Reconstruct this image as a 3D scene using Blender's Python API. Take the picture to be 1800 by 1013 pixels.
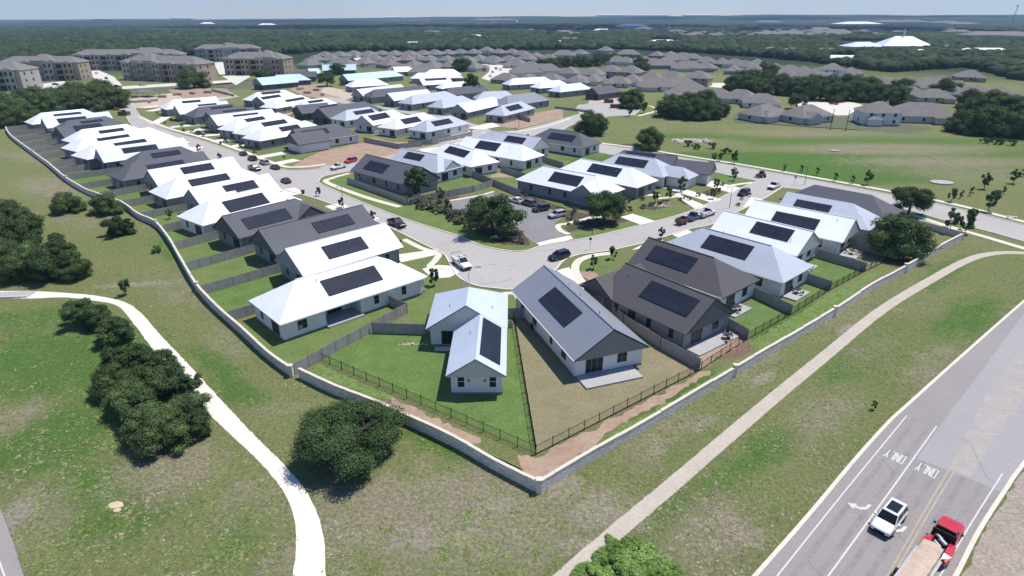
import bpy, math, random
import numpy as np
from mathutils import Vector, Matrix
R = math.radians
random.seed(7); np.random.seed(7)
for o in list(bpy.data.objects): bpy.data.objects.remove(o)
C = bpy.context.scene.collection
sc = bpy.context.scene

# ------------------------------------------------------------ camera, sky, sun, exposure
F, HC, CY = 1080.0, 45.0, 506.5
PIT = math.atan((CY - 27) / F)
cam = bpy.data.cameras.new('camera'); cam.lens = 36 * F / 1800; cam.sensor_width = 36
cam.clip_start = 1; cam.clip_end = 30000
co = bpy.data.objects.new('camera', cam); C.objects.link(co)
co.location = (0, 0, HC); co.rotation_euler = (math.pi / 2 - PIT, 0, 0); sc.camera = co
SUN_EL, SUN_AZ = 66.0, 27.0          # azimuth measured from +X towards +Y
w = bpy.data.worlds.new('World'); sc.world = w; w.use_nodes = True
nt = w.node_tree
sky = nt.nodes.new('ShaderNodeTexSky'); sky.sky_type = 'NISHITA'; sky.sun_disc = False
sky.sun_elevation = R(SUN_EL); sky.sun_rotation = R(90 - SUN_AZ); sky.altitude = 300
sky.air_density = 1.0; sky.dust_density = 0.0; sky.ozone_density = 4.0
tn = nt.nodes.new('ShaderNodeMix'); tn.data_type = 'RGBA'; tn.blend_type = 'MULTIPLY'; tn.inputs[0].default_value = 1
tn.inputs[7].default_value = (.77, .85, 1.05, 1)
nt.links.new(sky.outputs[0], tn.inputs[6]); nt.links.new(tn.outputs[2], nt.nodes['Background'].inputs[0])
nt.nodes['Background'].inputs[1].default_value = 0.11
sl = bpy.data.lights.new('sun', 'SUN'); sl.energy = 3.9; sl.angle = R(0.5); sl.color = (1, .95, .87)
so = bpy.data.objects.new('sun', sl); C.objects.link(so)
sd = Vector((math.cos(R(SUN_EL)) * math.cos(R(SUN_AZ)), math.cos(R(SUN_EL)) * math.sin(R(SUN_AZ)), math.sin(R(SUN_EL))))
so.rotation_euler = sd.to_track_quat('Z', 'Y').to_euler()
so.location = (60, 40, 200)
sc.view_settings.view_transform = 'Standard'; sc.view_settings.look = 'None'
sc.view_settings.exposure = 0.46; sc.view_settings.gamma = 1
sc.cycles.max_bounces = 5; sc.cycles.volume_bounces = 0; sc.cycles.diffuse_bounces = 3
sc.cycles.transparent_max_bounces = 8

def P(x, y, z=0.0):
    """ground point seen at photo pixel x, y for a feature at height z"""
    u = (x - 900) / F; v = (y - CY) / F
    zc = (HC - z) / (math.sin(PIT) + v * math.cos(PIT))
    return Vector((u * zc, zc * (math.cos(PIT) - v * math.sin(PIT)), z))
def ray(x, y):
    u = (x - 900) / F; v = (y - CY) / F
    return Vector((u, math.cos(PIT) - v * math.sin(PIT), -(math.sin(PIT) + v * math.cos(PIT))))

# ------------------------------------------------------------ materials
MATS = {}
def mat(name, col, rough=.8, var=.15, scale=1.0, bump=0.0, bscale=None, metal=0.0, col2=None, spec=.3, coord='Object', fine=None):
    if name in MATS: return MATS[name]
    m = bpy.data.materials.new(name); m.use_nodes = True; n = m.node_tree.nodes; l = m.node_tree.links
    b = n['Principled BSDF']; b.inputs['Roughness'].default_value = rough; b.inputs['Metallic'].default_value = metal
    b.inputs['Specular IOR Level'].default_value = spec
    tc = n.new('ShaderNodeTexCoord')
    if coord == 'World':
        g = n.new('ShaderNodeNewGeometry'); vec = g.outputs['Position']
    else: vec = tc.outputs[coord]
    nz = n.new('ShaderNodeTexNoise'); nz.inputs['Scale'].default_value = scale; nz.inputs['Detail'].default_value = 6
    nz.inputs['Roughness'].default_value = .65
    l.new(vec, nz.inputs['Vector'])
    mr = n.new('ShaderNodeMapRange'); mr.inputs[1].default_value = .3; mr.inputs[2].default_value = .7
    l.new(nz.outputs['Fac'], mr.inputs[0])
    mx = n.new('ShaderNodeMix'); mx.data_type = 'RGBA'
    c2 = col2 or tuple(min(1, c * (1 + var)) for c in col)
    c1 = col if col2 else tuple(c * (1 - var) for c in col)
    mx.inputs[6].default_value = (*c1, 1); mx.inputs[7].default_value = (*c2, 1)
    l.new(mr.outputs[0], mx.inputs[0]); out = mx.outputs[2]
    if fine:
        fz = n.new('ShaderNodeTexNoise'); fz.inputs['Scale'].default_value = fine[0]; fz.inputs['Detail'].default_value = 4
        l.new(vec, fz.inputs['Vector'])
        fr = n.new('ShaderNodeMapRange'); fr.inputs[1].default_value = .3; fr.inputs[2].default_value = .7
        fr.inputs[3].default_value = 1 - fine[1]; fr.inputs[4].default_value = 1 + fine[1]
        l.new(fz.outputs['Fac'], fr.inputs[0])
        mm = n.new('ShaderNodeMix'); mm.data_type = 'RGBA'; mm.blend_type = 'MULTIPLY'; mm.inputs[0].default_value = 1
        l.new(out, mm.inputs[6]); l.new(fr.outputs[0], mm.inputs[7]); out = mm.outputs[2]
    l.new(out, b.inputs['Base Color'])
    if bump:
        bz = n.new('ShaderNodeTexNoise'); bz.inputs['Scale'].default_value = bscale or scale * 4; bz.inputs['Detail'].default_value = 5
        l.new(vec, bz.inputs['Vector'])
        bp = n.new('ShaderNodeBump'); bp.inputs['Strength'].default_value = bump; bp.inputs['Distance'].default_value = .1
        l.new(bz.outputs['Fac'], bp.inputs['Height']); l.new(bp.outputs[0], b.inputs['Normal'])
    MATS[name] = m
    return m

def roof_mat(name, col, rough=.45, metal=0.0, pitch=.45, depth=.05, seam=.16, spec=.3):
    """standing seam sheet metal; seams run down the slope in object space"""
    m = mat(name, col, rough, .05, .25, metal=metal, spec=spec)
    n = m.node_tree.nodes; l = m.node_tree.links; b = n['Principled BSDF']
    tc = n.new('ShaderNodeTexCoord'); s1 = n.new('ShaderNodeSeparateXYZ'); s2 = n.new('ShaderNodeSeparateXYZ')
    l.new(tc.outputs['Object'], s1.inputs[0]); l.new(tc.outputs['Normal'], s2.inputs[0])
    ax = n.new('ShaderNodeMath'); ax.operation = 'ABSOLUTE'; l.new(s2.outputs[0], ax.inputs[0])
    ay = n.new('ShaderNodeMath'); ay.operation = 'ABSOLUTE'; l.new(s2.outputs[1], ay.inputs[0])
    gt = n.new('ShaderNodeMath'); gt.operation = 'GREATER_THAN'; l.new(ax.outputs[0], gt.inputs[0]); l.new(ay.outputs[0], gt.inputs[1])
    mx = n.new('ShaderNodeMix'); l.new(gt.outputs[0], mx.inputs[0]); l.new(s1.outputs[0], mx.inputs[2]); l.new(s1.outputs[1], mx.inputs[3])
    dv = n.new('ShaderNodeMath'); dv.operation = 'DIVIDE'; dv.inputs[1].default_value = pitch; l.new(mx.outputs[0], dv.inputs[0])
    fr = n.new('ShaderNodeMath'); fr.operation = 'FRACT'; l.new(dv.outputs[0], fr.inputs[0])
    lt = n.new('ShaderNodeMath'); lt.operation = 'LESS_THAN'; lt.inputs[1].default_value = .12; l.new(fr.outputs[0], lt.inputs[0])
    sc_ = n.new('ShaderNodeMath'); sc_.operation = 'MULTIPLY'; sc_.inputs[1].default_value = seam; l.new(lt.outputs[0], sc_.inputs[0])
    sb = n.new('ShaderNodeMath'); sb.operation = 'SUBTRACT'; sb.inputs[0].default_value = 1; l.new(sc_.outputs[0], sb.inputs[1])
    src = b.inputs['Base Color'].links[0].from_socket
    mm = n.new('ShaderNodeMix'); mm.data_type = 'RGBA'; mm.blend_type = 'MULTIPLY'; mm.inputs[0].default_value = 1
    l.new(src, mm.inputs[6]); l.new(sb.outputs[0], mm.inputs[7]); l.new(mm.outputs[2], b.inputs['Base Color'])
    bp = n.new('ShaderNodeBump'); bp.inputs['Strength'].default_value = .6; bp.inputs['Distance'].default_value = depth
    l.new(lt.outputs[0], bp.inputs['Height']); l.new(bp.outputs[0], b.inputs['Normal'])
    return m
RM = {'W': roof_mat('white_metal', (.84, .85, .87)), 'P': roof_mat('pale_blue_metal', (.66, .71, .79)),
      'T': roof_mat('film_wrapped_metal', (.50, .66, .71)), 'L': roof_mat('light_grey_metal', (.47, .50, .55)),
      'A': roof_mat('galvanised_metal', (.53, .59, .67)), 'G': roof_mat('mid_grey_metal', (.24, .255, .29)),
      'D': roof_mat('charcoal_metal', (.125, .127, .142), rough=.65, spec=.06), 'E': roof_mat('bronze_charcoal_metal', (.108, .102, .106), rough=.6, spec=.1, seam=.3),
      'H': mat('asphalt_shingle', (.19, .175, .165), .95, .18, .6, bump=.3, bscale=6, fine=(3, .15))}
SD = dict(rough=.75, pitch=.42, depth=.03, seam=.13)
WM = {'w': roof_mat('white_siding', (.68, .66, .63), **SD),
      'g': roof_mat('grey_siding', (.26, .265, .262), **SD),
      'd': roof_mat('dark_siding', (.10, .102, .105), **SD),
      'n': roof_mat('green_grey_siding', (.20, .21, .185), **SD),
      'b': mat('tan_brick', (.34, .27, .2), .85, .12, 2.0),
      't': mat('taupe_stucco', (.36, .335, .30), .85, .08, .3),
      's': mat('stucco', (.48, .46, .43), .85, .06, .4)}
M_found = mat('foundation_concrete', (.20, .20, .20), .9, .1, .6)
M_trim = mat('white_trim', (.72, .72, .70), .6, .03, 1)
M_winframe = mat('window_frame', (.16, .16, .165), .5, .05, 1)
M_darktrim = mat('dark_trim', (.03, .03, .035), .6, .1, 1)
M_soffit = mat('soffit_panel', (.30, .30, .31), .7, .05, 1)
M_glass = mat('window_glass', (.010, .013, .018), .3, .3, .8, spec=.25)
M_conc = mat('pale_concrete', (.60, .56, .49), .85, .08, .35, coord='World', fine=(4, .06))
M_patio = mat('patio_concrete', (.38, .375, .365), .85, .08, .5, fine=(4, .06))
M_wood = mat('weathered_cedar', (.31, .295, .275), .9, .15, .8, bump=.2, bscale=6)
M_iron = mat('black_iron', (.012, .012, .014), .5, .1, 1)
M_bark = mat('oak_bark', (.10, .08, .062), .95, .3, 2)
M_black = mat('black_rubber', (.012, .012, .012), .7, .2, 3)
M_steel = mat('dull_steel', (.35, .36, .37), .4, .1, 2, metal=.6)

def solar_mat():
    m = mat('solar_cells', (.022, .027, .045), .5, .15, .3, spec=.04)
    n = m.node_tree.nodes; l = m.node_tree.links; b = n['Principled BSDF']
    tc = n.new('ShaderNodeTexCoord'); br = n.new('ShaderNodeTexBrick'); br.offset = 0
    br.inputs['Scale'].default_value = 1; br.inputs['Mortar Size'].default_value = .018
    br.inputs['Brick Width'].default_value = 1.72; br.inputs['Row Height'].default_value = 1.05
    br.inputs['Color1'].default_value = (.020, .025, .042, 1); br.inputs['Color2'].default_value = (.027, .032, .05, 1)
    br.inputs['Mortar'].default_value = (.045, .05, .062, 1)
    l.new(tc.outputs['Object'], br.inputs['Vector']); l.new(br.outputs['Color'], b.inputs['Base Color'])
    return m
M_solar = solar_mat()

# ------------------------------------------------------------ mesh builder and object helpers
class MB:
    def __init__(s): s.v = []; s.f = []; s.m = []
    def poly(s, pts, mi=0):
        i = len(s.v); s.v += [tuple(p) for p in pts]; s.f.append(tuple(range(i, i + len(pts)))); s.m.append(mi)
    def box(s, x0, x1, y0, y1, z0, z1, mi=0):
        i = len(s.v)
        s.v += [(x0, y0, z0), (x1, y0, z0), (x1, y1, z0), (x0, y1, z0), (x0, y0, z1), (x1, y0, z1), (x1, y1, z1), (x0, y1, z1)]
        for q in ((0, 3, 2, 1), (4, 5, 6, 7), (0, 1, 5, 4), (1, 2, 6, 5), (2, 3, 7, 6), (3, 0, 4, 7)):
            s.f.append(tuple(i + k for k in q)); s.m.append(mi)
    def obox(s, a, b, wd, z0, z1, mi=0):
        """box along the ground segment a-b"""
        a = Vector(a[:2]); b = Vector(b[:2]); d = (b - a); 
        if d.length < 1e-4: return
        d.normalize(); n = Vector((-d.y, d.x)) * wd / 2
        i = len(s.v)
        q = [a - n, b - n, b + n, a + n]
        s.v += [(p.x, p.y, z0) for p in q] + [(p.x, p.y, z1) for p in q]
        for t in ((0, 3, 2, 1), (4, 5, 6, 7), (0, 1, 5, 4), (1, 2, 6, 5), (2, 3, 7, 6), (3, 0, 4, 7)):
            s.f.append(tuple(i + k for k in t)); s.m.append(mi)
    def loft(s, rings, mi=0, cap=True):
        i0 = len(s.v); n = len(rings[0])
        for r in rings: s.v += [tuple(p) for p in r]
        for k in range(len(rings) - 1):
            a = i0 + k * n; b = a + n
            for j in range(n):
                s.f.append((a + j, a + (j + 1) % n, b + (j + 1) % n, b + j)); s.m.append(mi)
        if cap:
            s.f.append(tuple(i0 + j for j in range(n))[::-1]); s.m.append(mi)
            e = i0 + (len(rings) - 1) * n
            s.f.append(tuple(e + j for j in range(n))); s.m.append(mi)
    def tube(s, a, b, r0, r1, k=6, mi=0):
        a = Vector(a); b = Vector(b); d = (b - a).normalized()
        x = d.orthogonal().normalized(); y = d.cross(x)
        s.loft([[c + (x * math.cos(2 * math.pi * j / k) + y * math.sin(2 * math.pi * j / k)) * r for j in range(k)] for c, r in ((a, r0), (b, r1))], mi)
    def build(s, name, mats, parent=None, smooth=False):
        me = bpy.data.meshes.new(name); me.from_pydata(s.v, [], s.f)
        if not isinstance(mats, (list, tuple)): mats = [mats]
        for m in mats: me.materials.append(m)
        if len(mats) > 1: me.polygons.foreach_set('material_index', s.m)
        if smooth: me.polygons.foreach_set('use_smooth', [True] * len(s.f))
        me.update()
        o = bpy.data.objects.new(name, me); C.objects.link(o)
        if parent: o.parent = parent
        return o
def tag(o, label, cat, group=None):
    o['label'] = label; o['category'] = cat
    if group: o['group'] = group
    return o
def thing(name, loc, rz=0, label=None, cat=None, group=None):
    o = bpy.data.objects.new(name, None); C.objects.link(o); o.empty_display_size = .5
    o.location = loc; o.rotation_euler = (0, 0, rz)
    if label: tag(o, label, cat, group)
    return o
def struct(o, kind='structure'): o['kind'] = kind; return o
def copy_tree(o, parent=None):
    c = o.copy(); C.objects.link(c); c.parent = parent
    for ch in o.children: copy_tree(ch, c)
    return c
ORDW = ['first', 'second', 'third', 'fourth', 'fifth', 'sixth', 'seventh', 'eighth', 'ninth', 'tenth', 'eleventh', 'twelfth', 'thirteenth',
        'fourteenth', 'fifteenth', 'sixteenth', 'seventeenth', 'eighteenth', 'nineteenth', 'twentieth']
def ordn(i):
    if i < 20: return ORDW[i]
    t = ['twenty', 'thirty', 'forty', 'fifty', 'sixty', 'seventy', 'eighty', 'ninety'][(i + 1) // 10 - 2]
    u = (i + 1) % 10
    return {'twenty': 'twentieth', 'thirty': 'thirtieth', 'forty': 'fortieth', 'fifty': 'fiftieth', 'sixty': 'sixtieth'}.get(t, t) if u == 0 else t + '-' + ORDW[u - 1]
def order(items, fmt):
    """items: list of (px, object, desc); writes a label with its place counted from the left"""
    items = sorted(items, key=lambda t: t[0]); n = len(items)
    for i, (_, o, d) in enumerate(items):
        o['label'] = fmt.format(d=d, o='leftmost' if i == 0 else ('rightmost' if i == n - 1 else ordn(i) + ' from the left'))

# ------------------------------------------------------------ ground
def vnoise(x, y, s, seed=0):
    """value noise on arrays"""
    rs = np.random.RandomState(seed); T = rs.rand(64, 64)
    x = x / s; y = y / s; xi = np.floor(x).astype(int); yi = np.floor(y).astype(int); fx = x - xi; fy = y - yi
    fx = fx * fx * (3 - 2 * fx); fy = fy * fy * (3 - 2 * fy)
    g = lambda a, b: T[a % 64, b % 64]
    return (g(xi, yi) * (1 - fx) + g(xi + 1, yi) * fx) * (1 - fy) + (g(xi, yi + 1) * (1 - fx) + g(xi + 1, yi + 1) * fx) * fy
RMAX = 9500.0
def terrain_z(x, y):
    r = np.hypot(x, y)
    a = np.clip((r - 2600) / 5000, 0, 1)
    side = np.clip((x / np.maximum(r, 1)) * .9 + .22, -.15, 1)
    h = a * (vnoise(x, y, 1500, 3) * 38 - 14 + 62 * side * a)
    h += np.clip((r - 3000) / 2000, 0, 1) * (vnoise(x, y, 420, 5) - .5) * 9
    return h
def build_ground():
    nr, na = 560, 420
    rr = np.concatenate([[2.0], np.geomspace(14, RMAX, nr - 1)]); aa = np.linspace(R(-78), R(78), na)
    Rg, Ag = np.meshgrid(rr, aa, indexing='ij')
    X = Rg * np.sin(Ag); Y = Rg * np.cos(Ag) - 12
    Z = terrain_z(X, Y)
    v = np.stack([X, Y, Z], -1).reshape(-1, 3)
    i = np.arange(nr * na).reshape(nr, na)
    q = np.stack([i[:-1, :-1], i[:-1, 1:], i[1:, 1:], i[1:, :-1]], -1).reshape(-1, 4)[:, ::-1]
    me = bpy.data.meshes.new('ground'); me.vertices.add(len(v)); me.vertices.foreach_set('co', v.ravel())
    me.loops.add(q.size); me.loops.foreach_set('vertex_index', q.ravel().astype(np.int32))
    me.polygons.add(len(q)); me.polygons.foreach_set('loop_start', np.arange(0, q.size, 4, dtype=np.int32))
    me.update()
    # where dry straw, bare soil, lush and woodland floor lie (a property of the ground itself)
    x = v[:, 0]; y = v[:, 1]; dry = np.zeros(len(v)); bare = dry.copy(); lush = dry.copy(); straw = dry.copy()
    def ell(arr, px, py, rx, ry, k=1.0, ang=0):
        c = P(px, py); d = R(ang); dx = x - c.x; dy = y - c.y
        a = (dx * math.cos(d) + dy * math.sin(d)) / rx; b = (-dx * math.sin(d) + dy * math.cos(d)) / ry
        np.maximum(arr, k * np.clip(1.45 - np.hypot(a, b), 0, 1), out=arr)
    # photo px, metres
    for a in ((790, 905, 14, 7, 1.2), (560, 985, 6, 3, .7), (1050, 900, 6, 4, .9), (1160, 770, 9, 2.2, .75, 42), (1320, 640, 9, 2.2, .7, 40), (1480, 560, 12, 3, .5, 40),
              (1250, 930, 6, 4, .8, 42), (1440, 730, 9, 3.5, .7, 42), (1640, 640, 12, 3, .6, 40), (290, 830, 7, 5, .8), (440, 880, 4, 5, .6), (20, 740, 3, 5, .8), (60, 930, 4, 7, .6),
              (400, 600, 8, 4, .5, -45), (330, 510, 12, 6, .5, -45), (90, 330, 22, 7, .75, -40), (150, 390, 12, 6, .5), (60, 280, 30, 6, .6, -30),
              (470, 720, 5, 2, .5), (1700, 770, 6, 2, .8, 40), (1700, 690, 5, 3, .7), (1530, 620, 8, 3, .5, 42),
              (1560, 262, 40, 12, .85), (1700, 300, 30, 14, .6), (1400, 235, 40, 12, .6), (1640, 285, 34, 10, .8), (1250, 250, 18, 10, .5), (1500, 240, 60, 8, .35)): ell(dry, *a)
    for a in ((760, 945, 5, 1.8, .8), (990, 850, 2.2, 3, .9), (850, 900, 4, 1.6, .9, 30), (1045, 895, 3, 2.6, .95), (1010, 960, 3, 1.6, .7), (1150, 800, 2.6, 1, .75, 42), (1240, 745, 3, .9, .8, 42),
              (1340, 665, 4, 1, .9, 40), (1490, 578, 3.5, 1.1, .95, 40), (1570, 545, 3, .9, .6), (1605, 505, 3, .8, .7, 40), (1300, 940, 3, 2, .7), (70, 700, 1, .6, .6), (240, 500, 9, 1.3, .8, 8),
              (1225, 246, 9, 3, .95), (1480, 330, 6, 2, .5), (1620, 700, 2, 1, .7), (30, 900, 2, 5, .8), (380, 900, 1.5, 1, .5), (450, 850, 3, 1.5, .5)): ell(straw, *a)
    for a in ((1575, 262, 30, 7, .42), (1600, 298, 22, 4, .42), (700, 720, 4, 1.6, .9, -35), (1000, 800, 5, 2, .9, 38), (1290, 615, 5, 2, 1, 40), (1600, 440, 6, 3, .7, 40), (1520, 470, 6, 1.6, .7, 40),
              (1000, 880, 1.5, 2.5, .6), (650, 690, 3, 1, .6), (1680, 440, 5, 2, .5), (1120, 712, 7, .9, .7, 38)): ell(bare, *a)
    for a in ((120, 650, 10, 9, .9), (180, 850, 6, 4, .9), (60, 560, 12, 5, .7), (420, 690, 7, 3, .8, -42), (380, 640, 10, 2.5, .8, -45), (980, 850, 3, 1.2, .8), (1180, 900, 5, 2.2, .7, 42),
              (1350, 790, 8, 2.5, .8, 42), (1700, 560, 14, 4, .8, 40), (1400, 560, 18, 1.8, 1, 38), (1200, 690, 10, 1.4, 1, 38), (1090, 985, 5, 3, .9), (820, 990, 6, 2, .5), (300, 440, 12, 4, .6, -45),
              (1500, 248, 80, 14, .75), (1650, 300, 55, 10, .8), (1250, 240, 34, 9, .8), (1730, 270, 50, 10, .7), (100, 620, 16, 10, .85), (90, 770, 9, 8, .85), (210, 900, 7, 5, .7), (1250, 860, 3, 10, .6, -48), (1500, 640, 12, 3, .6, 42), (1360, 285, 70, 16, 1.4), (1480, 310, 30, 10, 1.2), (1150, 275, 20, 6, .8), (1500, 300, 30, 10, .8), (1720, 250, 40, 16, .5), (780, 790, 9, 1.2, .8, -35), (420, 930, 3, 5, .6), (1250, 300, 20, 8, .7), (1660, 480, 16, 2.5, .7, 40)): ell(lush, *a)
    r = np.hypot(x, y)
    wood = np.clip((r - 560) / 160, 0, 1)
    # towns and clearings among the far woods
    clear = np.clip((vnoise(x * .35, y, 330, 11) - .74) * 5, 0, 1) * np.clip((r - 1100) / 600, 0, 1)
    for k, arr in (('m1', (dry, bare, lush)), ('m2', (straw, wood, clear))):
        at = me.color_attributes.new(k, 'FLOAT_COLOR', 'POINT')
        c = np.ones((len(v), 4)); c[:, 0], c[:, 1], c[:, 2] = arr
        at.data.foreach_set('color', c.ravel())
    me.polygons.foreach_set('use_smooth', [True] * len(q))
    m = bpy.data.materials.new('rough_grassland'); m.use_nodes = True; n = m.node_tree.nodes; l = m.node_tree.links
    b = n['Principled BSDF']; b.inputs['Roughness'].default_value = .95; b.inputs['Specular IOR Level'].default_value = .1
    geo = n.new('ShaderNodeNewGeometry')
    def noise(s, d=6, rg=.65, vec=None, lo=.3, hi=.7, a=0, bb=1):
        z = n.new('ShaderNodeTexNoise'); z.inputs['Scale'].default_value = s; z.inputs['Detail'].default_value = d; z.inputs['Roughness'].default_value = rg
        l.new(vec or geo.outputs['Position'], z.inputs['Vector'])
        r_ = n.new('ShaderNodeMapRange'); r_.inputs[1].default_value = lo; r_.inputs[2].default_value = hi; r_.inputs[3].default_value = a; r_.inputs[4].default_value = bb
        l.new(z.outputs['Fac'], r_.inputs[0]); return r_.outputs[0]
    def mix(f, a, bb, mode='MIX'):
        x_ = n.new('ShaderNodeMix'); x_.data_type = 'RGBA'; x_.blend_type = mode
        for sck, val in ((x_.inputs[0], f), (x_.inputs[6], a), (x_.inputs[7], bb)):
            if isinstance(val, tuple): sck.default_value = (*val, 1)
            elif isinstance(val, (int, float)): sck.default_value = val
            else: l.new(val, sck)
        return x_.outputs[2]
    def mth(op, a, bb):
        x_ = n.new('ShaderNodeMath'); x_.operation = op
        for k, val in enumerate((a, bb)):
            if isinstance(val, (int, float)): x_.inputs[k].default_value = val
            else: l.new(val, x_.inputs[k])
        return x_.outputs[0]
    def edge(mask, nz, lo=.35, hi=.65, amp=.9):
        s_ = mth('ADD', mask, mth('MULTIPLY', mth('SUBTRACT', nz, .5), amp))
        r_ = n.new('ShaderNodeMapRange'); r_.inputs[1].default_value = lo; r_.inputs[2].default_value = hi
        l.new(s_, r_.inputs[0]); return r_.outputs[0]
    sp = []
    for k in ('m1', 'm2'):
        at = n.new('ShaderNodeAttribute'); at.attribute_name = k; s_ = n.new('ShaderNodeSeparateColor'); l.new(at.outputs['Color'], s_.inputs[0]); sp.append(s_)
    big = noise(.045); med = noise(.35, 8, .7); fine = noise(2.2, 8, .75); tiny = noise(9, 4, .7)
    col = mix(big, (.165, .21, .058), (.26, .26, .12))
    col = mix(med, col, mix(fine, (.115, .195, .040), (.30, .275, .15)))
    thin = noise(.9, 8, .75, lo=.55, hi=.75); col = mix(mth('MULTIPLY', thin, .7), col, (.25, .21, .165))
    col = mix(edge(sp[0].outputs[2], med, .25, .8, .8), col, mix(fine, (.075, .165, .030), (.135, .225, .055)))
    col = mix(mth('MULTIPLY', edge(sp[0].outputs[0], med, .2, .9, .9), .85), col, mix(fine, (.21, .185, .12), (.44, .38, .27)))
    col = mix(edge(sp[0].outputs[1], med, .35, .75, .7), col, mix(fine, (.20, .14, .10), (.32, .215, .155)))
    col = mix(edge(sp[1].outputs[0], noise(1.3, 8, .8), .42, .75, 1.3), col, mix(fine, (.27, .23, .165), (.44, .39, .30)))
    col = mix(1.0, col, mix(mth('MULTIPLY', fine, tiny), (.58, .58, .58), (1.42, 1.42, 1.42)), 'MULTIPLY')
    far = mix(noise(.0016, 8, .6), (.018, .034, .018), (.035, .058, .027))
    far = mix(mth('MULTIPLY', noise(.012, 6, .7, lo=.5, hi=.62), .5), far, (.055, .085, .032))
    col = mix(sp[1].outputs[1], col, far)
    spk = noise(.02, 3, .8, lo=.56, hi=.62)
    col = mix(mth('MULTIPLY', sp[1].outputs[2], spk), col, (.42, .38, .34))
    l.new(col, b.inputs['Base Color'])
    bp = n.new('ShaderNodeBump'); bp.inputs['Strength'].default_value = .8; bp.inputs['Distance'].default_value = .25
    l.new(mth('ADD', med, mth('MULTIPLY', fine, .6)), bp.inputs['Height']); l.new(bp.outputs[0], b.inputs['Normal'])
    me.materials.append(m)
    o = bpy.data.objects.new('ground', me); C.objects.link(o); struct(o)
build_ground()
exec_after = []

# ------------------------------------------------------------ roads, walks, lawns: sheets stacked a few millimetres apart
def catmull(pts, k=6, closed=False):
    out = []; n = len(pts)
    rng = range(n) if closed else range(n - 1)
    for i in rng:
        p0 = pts[(i - 1) % n] if closed or i > 0 else pts[0]
        p1 = pts[i]; p2 = pts[(i + 1) % n]
        p3 = pts[(i + 2) % n] if closed or i + 2 < n else pts[-1]
        for j in range(k):
            t = j / k
            out.append(.5 * ((2 * p1) + (p2 - p0) * t + (2 * p0 - 5 * p1 + 4 * p2 - p3) * t * t + (3 * p1 - p0 - 3 * p2 + p3) * t ** 3))
    if not closed: out.append(pts[-1])
    return out
def V2(pts): return [P(*p).to_2d() for p in pts]
def jag(pts, amp, seed=1, step=.8):
    """uneven edge, like gravel or turf creeping over an edge"""
    rs = random.Random(seed); out = []
    n = len(pts)
    for i in range(n):
        a = pts[i]; b = pts[(i + 1) % n]; L = (b - a).length; k = max(1, int(L / step))
        for j in range(k): out.append(a + (b - a) * (j / k) + Vector((rs.uniform(-amp, amp), rs.uniform(-amp, amp))))
    return out
SHEETS = []
def sheet(name, polys, m, z, kind='structure', rough_edge=0):
    mb = MB(); SHEETS.extend(polys)
    for k, pl in enumerate(polys):
        if rough_edge: pl = jag(pl, rough_edge, k)
        mb.poly([(p.x, p.y, z + .0003 * k) for p in pl])
    o = mb.build(name, m); 
    # make all normals face up
    me = o.data
    if any(p.normal.z < 0 for p in me.polygons):
        for p in me.polygons:
            if p.normal.z < 0: p.flip()
    o['kind'] = kind
    return o
def band(pts, wd):
    """polygon of a path of width wd along world 2-D points"""
    L = []; Rr = []
    for i, p in enumerate(pts):
        a = pts[max(i - 1, 0)]; b = pts[min(i + 1, len(pts) - 1)]; d = (b - a).normalized(); n = Vector((-d.y, d.x)) * wd / 2
        L.append(p + n); Rr.append(p - n)
    return L + Rr[::-1]
def kerb(mb, pts, wd=.32, h=.14):
    for a, b in zip(pts[:-1], pts[1:]): mb.obox(a, b, wd, 0, h)

M_street = mat('street_asphalt', (.385, .362, .338), .9, .06, .06, coord='World', fine=(1.2, .06))
M_lot = mat('parking_asphalt', (.22, .212, .212), .9, .1, .2, coord='World', fine=(2, .08))
M_hwy = mat('highway_asphalt', (.275, .250, .240), .9, .07, .05, coord='World', fine=(3, .07))
M_hwy2 = mat('highway_new_surface', (.32, .305, .30), .9, .06, .05, coord='World', fine=(3, .06))
M_walk = mat('sidewalk_concrete', (.62, .57, .48), .9, .07, .4, coord='World', fine=(3, .06))
M_drive = mat('driveway_concrete', (.68, .64, .56), .9, .05, .4, coord='World', fine=(3, .05))
M_trail = mat('crushed_limestone', (.69, .645, .56), .95, .05, .6, coord='World', bump=.3, bscale=5, fine=(5, .05))
M_path = mat('tan_path_concrete', (.45, .395, .325), .9, .08, .35, coord='World', fine=(3, .1))
M_lawn = mat('fresh_lawn', (.078, .142, .030), .95, 0, .35, coord='World', col2=(.128, .188, .054), bump=.6, bscale=3, fine=(2.5, .2))
M_lawn2 = mat('mown_lawn', (.095, .15, .034), .95, 0, .3, coord='World', col2=(.15, .185, .06), bump=.5, bscale=3, fine=(2.5, .16))
M_lawn3 = mat('dull_lawn', (.095, .11, .06), .95, 0, .15, coord='World', col2=(.12, .13, .075), fine=(2, .12))
M_straw = mat('dormant_lawn', (.185, .170, .088), .95, 0, .25, coord='World', col2=(.25, .215, .13), bump=.5, bscale=3, fine=(2.5, .15))
M_dirt = mat('red_bare_soil', (.29, .195, .135), .95, 0, .25, coord='World', col2=(.39, .285, .21), bump=.4, bscale=2, fine=(1.5, .12))
M_sand = mat('pale_bare_soil', (.42, .34, .26), .95, 0, .15, coord='World', col2=(.52, .43, .34), fine=(1.5, .1))
M_mulch = mat('bark_mulch', (.085, .062, .048), .95, .25, .8, coord='World', bump=.5, bscale=4, fine=(3, .25))
M_yard = mat('tan_yard_soil', (.29, .235, .165), .95, 0, .15, coord='World', col2=(.20, .18, .10), fine=(1.2, .12))
M_line = mat('white_road_paint', (.56, .55, .53), .8, .12, 2, coord='World')
M_yel = mat('yellow_road_paint', (.38, .33, .235), .8, .15, 1, coord='World')
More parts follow.
